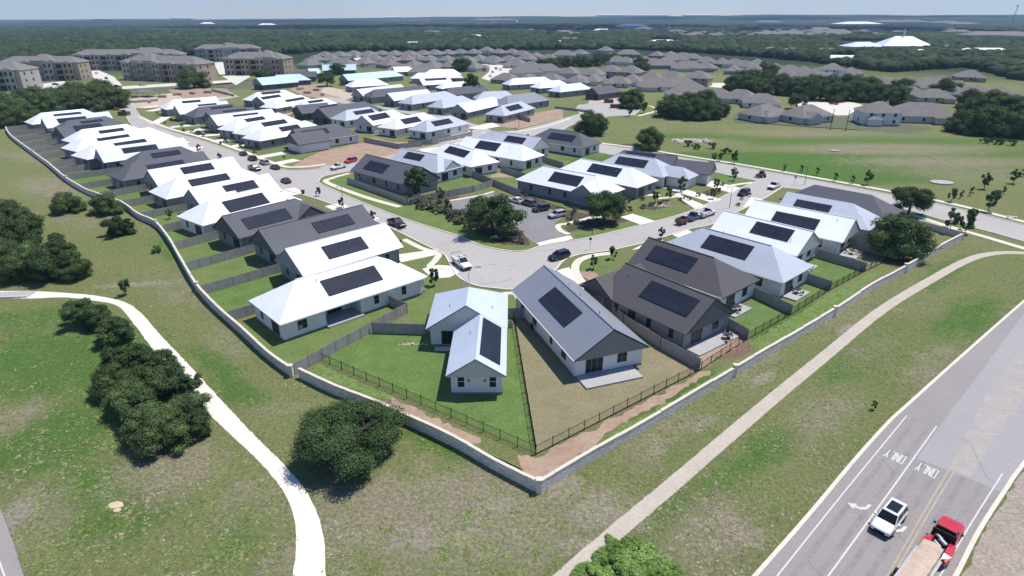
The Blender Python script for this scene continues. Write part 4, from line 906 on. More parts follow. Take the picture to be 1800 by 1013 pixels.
iron_fence(V2([(560, 633), (942, 800)]), 'black iron picket fence along the front left edge of the green lawn')
iron_fence(V2([(942, 800), (1232, 651)]), 'black iron picket fence along the front right edge of the dry lawn')
iron_fence(V2([(1232, 651), (1313, 598), (1390, 554), (1459, 511), (1520, 478), (1567, 456)]), 'black iron picket fence behind the right row back yards')
iron_fence(V2([(902, 556), (942, 799)]), 'black iron fence splitting the green lawn from the dry lawn', gap=.1)

# ------------------------------------------------------------ distant shingle-roofed houses
DH = [(720, 88.5, 1), (744, 88, 1), (764.6, 87, 1), (787.5, 87, 1), (809, 86, 1), (832.6, 86, 1), (855.6, 82, 2), (877, 85.7, 1), (900, 85.7, 1), (918, 88.5, 1), (714, 96, 1), (735, 95.5, 1), (755.6, 97, 1), (786, 97.5, 1), (843, 96, 1), (867, 97.5, 1),
      (894.5, 97.5, 1), (925, 95, 1), (728, 106, 1), (762, 107, 1), (792, 106, 1), (834, 109, 1), (908, 103, 1), (933, 108, 1), (748, 113, 3), (925, 114, 3), (890, 128, 0), (929, 129.5, 0), (571, 90.5, 1), (597, 90, 1), (622, 88.5, 1), (647.6, 89, 1), (671, 88.5, 1), (694, 88.5, 1),
      (554, 97, 1), (581.7, 96, 1), (658, 96, 1), (686, 97, 1), (600, 103, 3), (682, 104, 1), (545, 104, 1), (706, 112, 3), (640, 102, 0), (942, 92, 1), (991, 88, 3), (1020, 87, 1), (1065, 81.5, 4), (1105, 87, 3), (965, 95, 1), (945, 104, 1), (959, 112, 3), (1003, 117, 4), (1041, 118, 4), (1075, 114, 4), (1110, 115, 4),
      (968.6, 128, 1), (1017, 131, 0), (1043, 131, 0), (1087, 133.6, 0), (1112, 130, 1), (1156, 90, 1), (1179, 90, 1), (1201, 92, 1), (1218, 94, 1), (1187.5, 95.5, 3), (1150, 102, 1), (1169, 104, 3), (1241.7, 99.6, 1), (1269.4, 101.7, 1), (1291.7, 103, 1), (1309.7, 106, 1), (1330.6, 103, 1), (1290, 115, 0), (1327.8, 112, 1), (1211, 107, 3), (1240, 109, 1), (1146, 127, 1), (1183, 125, 1),
      (1229, 124, 4), (1158, 136, 3), (1195, 136, 3), (1216, 148, 3), (1264, 156, 0), (1302.8, 157, 5), (1341, 164, 0), (1345, 183, 5), (1420, 184, 5), (1547.5, 178, 4), (1620, 180, 3), (1555, 134, 4), (1600, 138, 1), (1632.5, 135, 1), (1659, 133, 1), (1672.5, 147, 1), (1643, 156, 0), (1715, 150, 1), (1762.5, 153, 1), (1795, 163, 1), (1707, 123, 1), (1600, 151, 0),
      (1365, 111, 1), (1390, 114, 1), (1412.5, 116, 1), (1435, 119.5, 1), (1465, 111, 4), (1498, 118, 0), (1500, 130, 0), (1385, 122, 1), (1100, 100, 1), (1130, 98, 1), (1085, 98, 1), (820, 98, 1), (806, 101, 1)]
dh_items = []
SC = {0: (16, 12, 2.9, 'low'), 1: (17, 13.5, 3.2, 'hipped'), 2: (15, 13, 5.2, 'tall'), 3: (24, 15, 3.2, 'wide'), 4: (14.5, 12.5, 5.6, 'two-storey'), 5: (17, 12.5, 3.0, 'single-storey')}
for i, (x, y, k) in enumerate(DH):
    rs = random.Random(i); l_, w_, ze, dsc = SC[k]; sc_ = rs.uniform(1.12, 1.26); l_ *= sc_; w_ *= sc_; pt = .58; z = ze + w_ / 2 * pt; a = P(x, y, z)
    rz = R(rs.choice((-28, -28, 62)) + rs.uniform(-6, 6)) if x < 1340 else R(rs.choice((-18, 70)) + rs.uniform(-12, 12))
    if k == 3: rz = R(rs.uniform(-12, 4))
    if y > 175: rz = R({1345: 28, 1420: 25, 1547.5: -8, 1620: -14}.get(x, 0))
    root = thing('shingle_house', (a.x, a.y, 0), rz, '', 'house', 'grey shingle-roofed houses beyond the new blocks'); rb = MB(); wb = MB()
    bl = [(-l_ / 2, l_ / 2, -w_ / 2, w_ / 2, 'h', 'h', ze, pt, 's')]
    if k != 2: bl.append((l_ * .12, l_ * .46, -w_ / 2 - 3.2, w_ * .25, 'h', 'h', ze - .12, pt, 't') if rs.random() < .6 else (-l_ * .42, -l_ * .02, -w_ / 2 - 2.6, w_ * .2, 'h' if rs.random() < .6 else 'g', 'h', min(ze, 3.0) - .1, pt, 't'))
    for q in bl: roof_block(rb, *q); wall_block(wb, *q)
    rb.build('roof', [RM['H'], M_trim, WM['s']], root); wall = WM[rs.choice('sswbg')] if k != 5 else WM['s']; wb.build('wall', [wall, M_found, wall], root)
    if y > 120 or k in (2, 4):
        for u in (-.3, 0, .3):
            yy = -w_ / 2 + .52; x_ = u * l_
            for zz in ((1.1,) if ze < 4 else (1.1, 3.9)): wm = MB(); wm.box(x_ - .55, x_ + .55, yy - .03, yy + .1, zz, zz + 1.3); wm.build('window', M_glass, root)
        wm = MB(); wm.box(-l_ / 2 + .5, -l_ / 2 + .62, -1, .4, 1.0, 2.4); wm.build('window', M_glass, root)
    row = 'first row below the woods' if y < 91 else 'second row below the woods' if y < 100 else 'third row below the woods' if y < 110 else 'row along the shared yards' if y < 125 else 'row behind the new roofs' if y < 140 else 'row beyond the grass field' if y < 170 else 'row backing on the grass field'
    dh_items.append((row, x, root, dsc))
for row in sorted(set(t[0] for t in dh_items)): order([(x, o, d) for r, x, o, d in dh_items if r == row], '{d} grey shingle house, {o} in the ' + row)
# small solar array seen on one of them
# ------------------------------------------------------------ apartment blocks
def apartment(cx, y_px, rz, wlen, dep, label, st=3, seed=0, h=13):
    a = P(cx, y_px, 0); root = thing('apartment_block', (a.x, a.y, 0), R(rz), label, 'building', 'apartment blocks at the far left'); rb = MB(); wb = MB(); rs = random.Random(seed)
    q = (-wlen / 2, wlen / 2, -dep / 2, dep / 2, 'h', 'h', h, .45, 's'); roof_block(rb, *q); wall_block(wb, *q); u0 = (-.34, -.1, .05)[seed % 3] * wlen
    for q in ((u0, u0 + wlen * .3, -dep / 2 - .4, dep / 2 + .4, 'h', 'h', h + 1.3, .45, 's'), (u0 + 3, u0 + 9, -3, 3, 'h', 'h', h + dep * .24, .5, 's')): roof_block(rb, *q); wall_block(wb, *q)
    bays = []; n = int(wlen / 13)
    for k in range(n):
        c = -wlen / 2 + wlen * (k + .5) / n; roof_block(rb, c - 3.6, c + 3.6, -dep / 2 - 1.6, 0, 'g', 'h', h - .05, .38, 't'); b = MB(); b.box(c - 3.1, c + 3.1, -dep / 2 - 1.1, -dep / 2 + .6, .01, h - .1); b.build('bay', WM['b' if k % 2 else 't'], root); bays.append(c)
    rb.build('roof', [RM['H'], M_trim, WM['s']], root); wb.build('wall', [WM['b'] if seed % 2 else WM['t'], M_found, WM['t']], root)
    for f in range(st):
        z = 1.2 + f * 4.1
        for c in bays:
            for u in (-1.7, 1.7):
                m = MB(); m.box(c + u - .75, c + u + .75, -dep / 2 - 1.16, -dep / 2 - 1.05, z, z + 2.2); m.build('window', M_glass, root)
        for k in range(n - 1):
            c = (bays[k] + bays[k + 1]) / 2
            m = MB(); m.box(c - 2.0, c + 2.0, -dep / 2 + .45, -dep / 2 + .56, z - .3, z + 2.0); m.build('window', M_glass, root)
            m = MB(); m.box(c - 2.2, c + 2.2, -dep / 2 - .9, -dep / 2 + .45, z - .55, z - .4); m.box(c - 2.2, c + 2.2, -dep / 2 - .9, -dep / 2 - .84, z + .35, z + .45); m.build('balcony', M_darktrim, root)
        for u in (-.25, .1):
            m = MB(); m.box(-wlen / 2 + .5, -wlen / 2 + .6, u * dep - .7, u * dep + .7, z, z + 1.6); m.build('window', M_glass, root)
            m = MB(); m.box(wlen / 2 - .6, wlen / 2 - .5, u * dep - .7, u * dep + .7, z, z + 1.6); m.build('window', M_glass, root)
    return root
apartment(86, 140, 4, 58, 17, 'apartment block behind the small car park, with a raised roof vent', seed=1)
apartment(8, 157, 2, 40, 20, 'apartment block cut by the left edge of the picture', seed=0)
apartment(235, 122, 6, 92, 18, 'long rear apartment block behind the brick-ended one', seed=2, st=3)
apartment(300, 141, -20, 74, 20, 'brick-ended apartment block nearest the construction yard', seed=3)
apartment(405, 108, 12, 64, 18, 'far apartment block above the bright drive', seed=4)
apartment(458, 131, -6, 52, 20, 'right-hand apartment block behind the round tree', seed=5)
sheet('car_park', [V2(q) for q in ([(55, 150), (110, 143), (140, 148), (110, 163), (70, 160)], [(140, 123), (160, 118), (200, 135), (215, 150), (200, 152), (160, 135)], [(375, 110), (400, 107), (440, 135), (415, 150), (385, 130)], [(0, 168), (40, 163), (50, 168), (0, 176)], [(215, 152), (420, 140), (425, 144), (215, 157)],
    [(616, 98), (632, 98), (680, 108), (712, 117), (690, 121), (650, 112), (625, 106)], [(845, 112), (870, 112), (905, 120), (895, 128), (860, 142), (846, 138), (860, 126)], [(1358, 128), (1400, 135), (1450, 141), (1402, 144), (1360, 134)], [(1398, 180), (1500, 180), (1520, 186), (1490, 203), (1455, 203), (1410, 193)],
    [(1235, 146), (1275, 146), (1278, 156), (1240, 152)])], M_conc, .030)
sheet('mown_strip', [V2(q) for q in ([(215, 158), (400, 148), (440, 140), (500, 140), (440, 155), (220, 166)], [(1290, 200), (1500, 205), (1640, 225), (1600, 235), (1290, 215)])], M_lawn3, .013, rough_edge=1.0)

# ------------------------------------------------------------ trees: leaf-sized faces spread through clumped crowns
def leaf_mat(name, c1, c2, var=.35):
    m = bpy.data.materials.new(name); m.use_nodes = True; n = m.node_tree.nodes; l = m.node_tree.links; b = n['Principled BSDF']
    b.inputs['Roughness'].default_value = .8; b.inputs['Specular IOR Level'].default_value = .06
    g = n.new('ShaderNodeNewGeometry'); nz = n.new('ShaderNodeTexNoise'); nz.inputs['Scale'].default_value = .45; nz.inputs['Detail'].default_value = 3
    l.new(g.outputs['Position'], nz.inputs['Vector']); mr = n.new('ShaderNodeMapRange'); mr.inputs[1].default_value = .35; mr.inputs[2].default_value = .65; l.new(nz.outputs['Fac'], mr.inputs[0])
    mx = n.new('ShaderNodeMix'); mx.data_type = 'RGBA'; mx.inputs[6].default_value = (*c1, 1); mx.inputs[7].default_value = (*c2, 1); l.new(mr.outputs[0], mx.inputs[0])
    r2 = n.new('ShaderNodeMapRange'); r2.inputs[3].default_value = 1 - var; r2.inputs[4].default_value = 1 + var; l.new(g.outputs['Random Per Island'], r2.inputs[0])
    oi = n.new('ShaderNodeObjectInfo'); r3 = n.new('ShaderNodeMapRange'); r3.inputs[3].default_value = .85; r3.inputs[4].default_value = 1.18; l.new(oi.outputs['Random'], r3.inputs[0])
    mu = n.new('ShaderNodeMath'); mu.operation = 'MULTIPLY'; l.new(r2.outputs[0], mu.inputs[0]); l.new(r3.outputs[0], mu.inputs[1])
    mm = n.new('ShaderNodeMix'); mm.data_type = 'RGBA'; mm.blend_type = 'MULTIPLY'; mm.inputs[0].default_value = 1; l.new(mx.outputs[2], mm.inputs[6]); l.new(mu.outputs[0], mm.inputs[7]); l.new(mm.outputs[2], b.inputs['Base Color'])
    MATS[name] = m; return m
LF = {'oak': leaf_mat('oak_leaves', (0.060, 0.088, 0.033), (0.103, 0.147, 0.051)), 'dark': leaf_mat('juniper_leaves', (0.043, 0.072, 0.027), (0.074, 0.111, 0.042)),
      'mid': leaf_mat('elm_leaves', (0.058, 0.098, 0.036), (0.091, 0.137, 0.052)), 'pale': leaf_mat('shrub_leaves', (0.104, 0.124, 0.072), (0.169, 0.182, 0.104)), 'lush': leaf_mat('lush_leaves', (.15, .26, .06), (.24, .36, .10))}
def crown_mesh(name, seed, nleaf, leaf, rx, rz, lobes, m, gap=.0, flat=.75, base=.25, core=True):
    """crown of radius rx, height rz above origin; lobes of leaves with gaps between them"""
    rs = np.random.RandomState(seed); C_, Rr = [], []
    for i in range(lobes):
        a = rs.rand() * 2 * math.pi; u = math.sqrt(rs.rand()) * .72; h = base + (1 - base) * rs.rand() * (1 - .55 * u * u)
        u *= rs.uniform(.8, 1.22); C_.append((math.cos(a) * u * rx, math.sin(a) * u * rx, h * rz * .86)); Rr.append(rx * rs.uniform(.16, .40))
    C_ = np.array(C_); Rr = np.array(Rr); k = rs.choice(lobes, nleaf, p=Rr ** 2 / np.sum(Rr ** 2))
    d = rs.normal(size=(nleaf, 3)); d /= np.linalg.norm(d, axis=1)[:, None]; d[:, 2] = np.where(rs.rand(nleaf) < .7, np.abs(d[:, 2]), d[:, 2])
    rad = Rr[k] * (rs.rand(nleaf) ** .35) * rs.uniform(.82, 1.12, nleaf); p = C_[k] + d * rad[:, None] * np.array([1, 1, flat])
    nn = d * 1.3 + rs.normal(size=(nleaf, 3)) * .75 + np.array([0, 0, .35]); nn /= np.linalg.norm(nn, axis=1)[:, None]
    t = np.cross(nn, rs.normal(size=(nleaf, 3))); t /= np.linalg.norm(t, axis=1)[:, None]; bt = np.cross(nn, t)
    s_ = leaf * rs.uniform(.55, 1.25, nleaf)[:, None]; w_ = s_ * rs.uniform(.5, .9, nleaf)[:, None]
    v = np.stack([p - t * s_, p - bt * w_, p + t * s_, p + bt * w_], 1).reshape(-1, 3)
    if core:   # inner twig mass: small dark leaf clumps, keeps the crown from being see-through
        ico_v, ico_f = ICO
        cv, cf = [], []
        for c, r in zip(C_, Rr):
            vv = ico_v * (r * .62) * rs.uniform(.7, 1.2, (len(ico_v), 1)) * np.array([1, 1, flat]) + c; cf.append(ico_f + len(v) + sum(len(q) for q in cv)); cv.append(vv)
        v = np.concatenate([v] + cv); tf = np.concatenate(cf)
    else: tf = np.zeros((0, 3), int)
    me = bpy.data.meshes.new(name); me.vertices.add(len(v)); me.vertices.foreach_set('co', v.astype(np.float32).ravel())
    nq = nleaf; li = np.concatenate([np.arange(nq * 4), tf.ravel()]).astype(np.int32)
    me.loops.add(len(li)); me.loops.foreach_set('vertex_index', li)
    st = np.concatenate([np.arange(nq) * 4, nq * 4 + np.arange(len(tf)) * 3]).astype(np.int32)
    me.polygons.add(len(st)); me.polygons.foreach_set('loop_start', st); me.update(); me.materials.append(m)
    return me
def ico():
    import bmesh
    bm = bmesh.new(); bmesh.ops.create_icosphere(bm, subdivisions=2, radius=1); v = np.array([q.co for q in bm.verts]); f = np.array([[q.index for q in a.verts] for a in bm.faces]); bm.free(); return v, f
ICO = ico()
def trunk_mesh(name, seed, h, r, rx, limbs=6, lean=.1):
    rs = random.Random(seed); mb = MB(); top = Vector((rs.uniform(-lean, lean) * h, rs.uniform(-lean, lean) * h, h * .45))
    mb.tube((0, 0, -.1), top * .5, r * 1.25, r * .9, 8); mb.tube(top * .5, top, r * .9, r * .7, 8)
    for i in range(limbs):
        a = 2 * math.pi * i / limbs + rs.uniform(-.3, .3); k = rs.uniform(.45, .75); e = Vector((math.cos(a) * rx * k, math.sin(a) * rx * k, h * rs.uniform(.6, .92))); mid = (top + e) / 2 + Vector((0, 0, -h * .06))
        mb.tube(top * rs.uniform(.7, 1), mid, r * .5, r * .32, 6); mb.tube(mid, e, r * .32, r * .08, 5)
        for _ in range(2):
            e2 = mid + Vector((rs.uniform(-1, 1), rs.uniform(-1, 1), rs.uniform(.2, .8))) * rx * .3; mb.tube(mid, e2, r * .2, r * .05, 4)
    me = bpy.data.meshes.new(name); me.from_pydata(mb.v, [], mb.f); me.materials.append(M_bark); me.update(); return me
# unit crowns, radius 1 wide; scaled per tree.   kind: (crown meshes, trunk meshes, ratio of height to radius)
TK = {}
def kind(k, n, nleaf, leaf, rx, h, lobes, m, cbase, tr=.28, limbs=6, core=True, flat=.75, base=.2):
    TK[k] = ([crown_mesh('crown_' + k, 100 * (i + 1) + len(k), nleaf, leaf, rx, h * (1 - cbase), lobes, LF[m], core=core, flat=flat, base=base) for i in range(n)],
             [trunk_mesh('trunk_' + k, i + 5, h, tr, rx, limbs) for i in range(2)], rx, h, cbase)
kind('oak', 3, 22000, .135, 5.0, 6.2, 46, 'oak', .03, .32, 7, base=.08)
kind('grandoak', 1, 70000, .12, 7.0, 7.6, 44, 'dark', .02, .45, 9, base=.05)
kind('openoak', 3, 17000, .15, 5.2, 7.2, 34, 'mid', .14, .30, 8)
kind('juniper', 3, 13000, .11, 3.0, 4.2, 28, 'dark', .02, .2, 5, base=.08)
kind('elm', 2, 6500, .17, 3.0, 6.2, 20, 'mid', .2, .18, 6)
kind('sapling', 3, 2600, .11, .95, 3.4, 14, 'mid', .2, .06, 4, flat=1.3, base=.1)
kind('shrub', 3, 700, .09, .8, .9, 8, 'pale', .0, .03, 3, core=False)
kind('greenshrub', 2, 900, .10, 1.0, 1.1, 8, 'oak', .0, .03, 3)
kind('cypress', 2, 900, .10, .55, 2.6, 12, 'dark', .03, .06, 3, flat=1.5)
kind('weedy', 2, 4200, .07, 1.3, .7, 16, 'lush', .0, .03, 3, core=False)
KN = {'oak': 'oak_tree', 'grandoak': 'oak_tree', 'openoak': 'oak_tree', 'juniper': 'juniper_tree', 'elm': 'elm_tree', 'sapling': 'young_tree', 'shrub': 'shrub', 'greenshrub': 'shrub', 'cypress': 'evergreen_shrub', 'weedy': 'weed_clump'}
TI = {}
def tree(k, px, py, rad, label='', group='trees', hgt=1.0, seed=None):
    """px,py: pixel of the trunk foot; rad: crown radius in metres"""
    cr, tr, rx, h, cb = TK[k]; rs = random.Random(int(px * 7 + py * 13) if seed is None else seed); a = P(px, py); s_ = rad / rx
    root = thing(KN[k], (a.x, a.y, 0), rs.uniform(0, 6.28), label, 'shrub' if 'shrub' in KN[k] else 'plant' if k == 'weedy' else 'tree', group)
    root.scale = (s_ * rs.uniform(.93, 1.07), s_ * rs.uniform(.93, 1.07), s_ * hgt)
    c = bpy.data.objects.new('crown', cr[rs.randrange(len(cr))]); C.objects.link(c); c.parent = root; c.location = (0, 0, h * cb)
    t = bpy.data.objects.new('trunk', tr[rs.randrange(2)]); C.objects.link(t); t.parent = root
    if not label: TI.setdefault(group, []).append((px, root, k))
    return root
# named single trees
tree('grandoak', 616, 796, 6.3, 'big dark round oak standing in front of the stone wall', 'single trees', hgt=.82)
for a in (('openoak', 868, 412, 6.6, 'large spreading oak in the planted island beside the street'), ('openoak', 1062, 392, 5.6, 'tall airy oak between the parking area and the driveway'),
          ('oak', 1040, 236, 8.0, 'broad low oak on the grass beside the cul-de-sac road'), ('oak', 1140, 262, 6.2, 'round dense oak at the bend of the collector road'),
          ('openoak', 1596, 377, 5.2, 'dark airy oak leaning over the collector road at right'), ('oak', 1572, 448, 6.9, 'round dense oak behind the last right-row yards'),
          ('elm', 732, 345, 4.0, 'dense green tree inside the yard of the corner house'), ('oak', 1109, 190, 7.5, 'bushy oak beside the parked car on the cul-de-sac'),
          ('oak', 810, 126, 10, 'round green oak at the end of the pale back street'), ('elm', 830, 170, 6.5, 'small bushy oak behind the pale grey hip roofs'), ('openoak', 575, 152, 7, 'sparse oak standing on the construction dirt'),
          ('openoak', 594, 132, 7, 'young oak half covering the aqua roof'), ('oak', 342, 155, 11, 'wide oak before the right apartments'), ('oak', 462, 140, 7, 'dark round tree under the right apartment block'),
          ('openoak', 498, 126, 7.5, 'pale open tree right of the apartments'), ('openoak', 1400, 192, 6, 'bright green tree between the pale drive and a shingle house')): tree(a[0], a[1], a[2], a[3], a[4], 'single trees')
# groups
G = {'trees in the wood at the left edge': [('oak', 5, 395, 5), ('oak', 42, 410, 4.6), ('juniper', 20, 432, 4.6), ('oak', 15, 472, 5.2), ('oak', 60, 475, 5), ('juniper', 100, 488, 4.6), ('oak', 130, 490, 3.6), ('juniper', 45, 446, 4.4), ('juniper', 85, 460, 4.4), ('oak', -30, 430, 6), ('oak', -40, 480, 6), ('juniper', 112, 470, 3.8), ('oak', 30, 492, 4.2)],
     'trees standing outside the left wall': [('oak', 122, 373, 4.1), ('oak', 188, 376, 4.2), ('juniper', 212, 413, 3.3), ('sapling', 222, 519, 1.0), ('greenshrub', 277, 443, 1.5)],
     'trees beside the white trail': [('juniper', 175, 575, 2.9), ('openoak', 150, 572, 3.2), ('juniper', 205, 602, 3.0), ('juniper', 222, 650, 3.1), ('oak', 205, 690, 3.2), ('oak', 260, 700, 3.6), ('juniper', 300, 690, 2.8), ('oak', 275, 770, 3.6), ('oak', 292, 785, 3.2), ('oak', 235, 720, 3.4), ('oak', 325, 745, 3.2), ('juniper', 250, 745, 3.0), ('juniper', 345, 765, 2.4), ('elm', 340, 700, 1.8), ('juniper', 290, 655, 2.6), ('juniper', 245, 645, 2.5)],
     'trees in the dark clump on the field': [('oak', 1172, 205, 7), ('oak', 1195, 208, 7.5), ('oak', 1222, 210, 8), ('oak', 1250, 208, 7.5), ('oak', 1185, 195, 7), ('oak', 1236, 192, 8), ('oak', 1262, 204, 6), ('oak', 1210, 196, 7.5)],
     'trees right of the grass field': [('oak', 1690, 232, 8), ('oak', 1715, 236, 9), ('oak', 1745, 238, 9), ('oak', 1775, 240, 8), ('oak', 1800, 241, 9), ('oak', 1720, 215, 9), ('oak', 1760, 212, 10), ('oak', 1790, 210, 9), ('oak', 1740, 200, 9), ('oak', 1700, 205, 8), ('oak', 1705, 190, 8), ('oak', 1830, 225, 10)],
     'trees in the long belt beyond the field': [('oak', x, y, 9) for x, y in ((1290, 160), (1310, 165), (1335, 168), (1362, 166), (1390, 168), (1415, 172), (1440, 176), (1465, 178), (1490, 176), (1515, 178), (1540, 180), (1300, 150), (1325, 152), (1350, 155), (1430, 160), (1460, 163), (1490, 160), (1520, 165), (1375, 158), (1575, 186), (1660, 172), (1590, 170))],
     'trees in the far left wood': [('oak', x, y, 9) for x, y in ((5, 224), (30, 218), (8, 205), (40, 212), (60, 200), (75, 190), (95, 196), (110, 188), (135, 192), (160, 200), (150, 182), (180, 190), (20, 200), (125, 200), (175, 178), (45, 192), (185, 175), (205, 190), (85, 206), (130, 178))],
     'trees behind the tall apartments': [('oak', x, y, 12) for x, y in ((150, 118), (160, 112), (575, 112), (640, 82))][:2],
     'trees between the shingle rows': [('oak', x, y, 8) for x, y in ((950, 122), (965, 120), (980, 118), (998, 118), (1014, 117), (1030, 118), (1048, 116), (1064, 113), (1080, 110), (1095, 113), (1130, 128), (1126, 118), (1052, 108), (975, 125), (1340, 128), (1352, 134))]}
for g, L_ in G.items():
    for t in L_: tree(*t, group=g)
NM = {'oak': 'dark oak', 'grandoak': 'oak', 'openoak': 'open-crowned oak', 'juniper': 'dense juniper', 'elm': 'leafy elm', 'sapling': 'slender young tree', 'shrub': 'pale shrub', 'greenshrub': 'green shrub', 'cypress': 'small evergreen', 'weedy': 'bright green weed clump'}
# planted saplings and shrubs
for g, L_ in {'young trees along the streets': [(763, 503, 1.1), (1043, 473, .95), (1077, 456, .9), (655, 392, .9), (600, 366, .9), (560, 345, .8), (387, 283, .9), (350, 268, .9), (300, 250, .8), (1162, 420, .9), (1290, 318, 1), (1258, 333, 1), (1175, 352, 1.1), (1152, 356, 1), (1197, 337, 1.3), (776, 356, 1.3), (788, 372, 1.1), (1253, 350, .9), (1265, 283, .9), (1288, 310, .9), (1240, 300, .8)],
              'saplings planted on the open field': [(1524, 325, 1.4), (1671, 355, 1.2), (1730, 333, 1.5), (1780, 323, 1.4), (1737, 372, 1.6), (1745, 360, 1.3), (1290, 288, 1.4), (1668, 408, 1.8), (1695, 410, 1.9), (1107, 205, 1.9), (1131, 200, 1.9), (1255, 285, 1.0), (1535, 720, .4), (300, 385, .8)]}.items():
    for x, y, r in L_: tree('sapling', x, y, r, group=g)
for x, y in ((1468, 318), (1688, 349), (1706, 344), (1764, 341), (1797, 311), (1408, 304), (1378, 301), (1436, 308), (1498, 323)): tree('cypress', x, y, .6, group='small evergreens along the collector road')
rsx = random.Random(5)
for i in range(34): u = rsx.random(); tree('shrub', 722 + 110 * u + rsx.uniform(-8, 8), 352 + 44 * u + rsx.uniform(-5, 7), rsx.uniform(1.0, 1.9), group='shrubs in the planted island')
for x, y in ((735, 356), (748, 360), (760, 366), (772, 370), (784, 376), (796, 382), (806, 390), (815, 384), (828, 392), (840, 398), (825, 400), (812, 376), (770, 358), (755, 352), (850, 406), (862, 412), (880, 420), (900, 424), (842, 410), (915, 427), (858, 398), (873, 424), (890, 414), (912, 414)): tree('shrub', x, y, rsx.uniform(.8, 1.5), group='shrubs in the planted island')
for x, y in ((1000, 396), (1012, 394), (1022, 401), (1035, 392), (1045, 398), (1060, 396), (1008, 378), (1075, 394), (940, 352), (960, 362), (985, 370), (1010, 372), (925, 345), (1000, 388)): tree('shrub', x, y, rsx.uniform(.7, 1.2), group='shrubs beside the parking area')
for x, y in ((1130, 366), (1145, 363), (1160, 360), (1100, 356), (1205, 350), (1196, 352), (1242, 344), (1262, 337), (1105, 370), (1210, 352), (1225, 345), (1255, 338), (1270, 327), (1305, 352), (1318, 345), (1298, 362), (1130, 352), (1090, 366)): tree('greenshrub', x, y, rsx.uniform(.6, 1.1), group='garden shrubs of the centre block')
for x, y, r in ((1020, 1012, 1.0), (1040, 995, 1.1), (1060, 982, 1.2), (1085, 968, 1.2), (1112, 962, 1.3), (1135, 975, 1.2), (1155, 990, 1.2), (1178, 1004, 1.1), (1060, 1008, 1.3), (1085, 992, 1.4), (1110, 985, 1.4), (1135, 1000, 1.3), (1100, 1010, 1.5), (1160, 1016, 1.2), (1130, 1022, 1.3), (1192, 1018, .9), (1005, 1020, .8), (1075, 950, .8), (1700, 400, 1.6), (1685, 408, 1.4)): tree('weedy', x, y, r, group='lush weed clumps near the paths', hgt=.8)
for x, y in ((700, 432), (450, 268), (425, 258), (395, 251), (500, 278), (290, 217), (300, 212), (322, 222), (275, 200), (340, 232), (360, 240), (1250, 262), (1225, 262), (1275, 270), (1210, 258), (1730, 252), (1750, 254), (1775, 256), (1745, 250), (1760, 253)): tree('greenshrub', x, y, rsx.uniform(.8, 1.5) if x < 1200 else 2.2, group='scattered green shrubs')
for g, it in TI.items():
    order([(x, o, NM[k]) for x, o, k in it], '{d}, {o} of the ' + g)
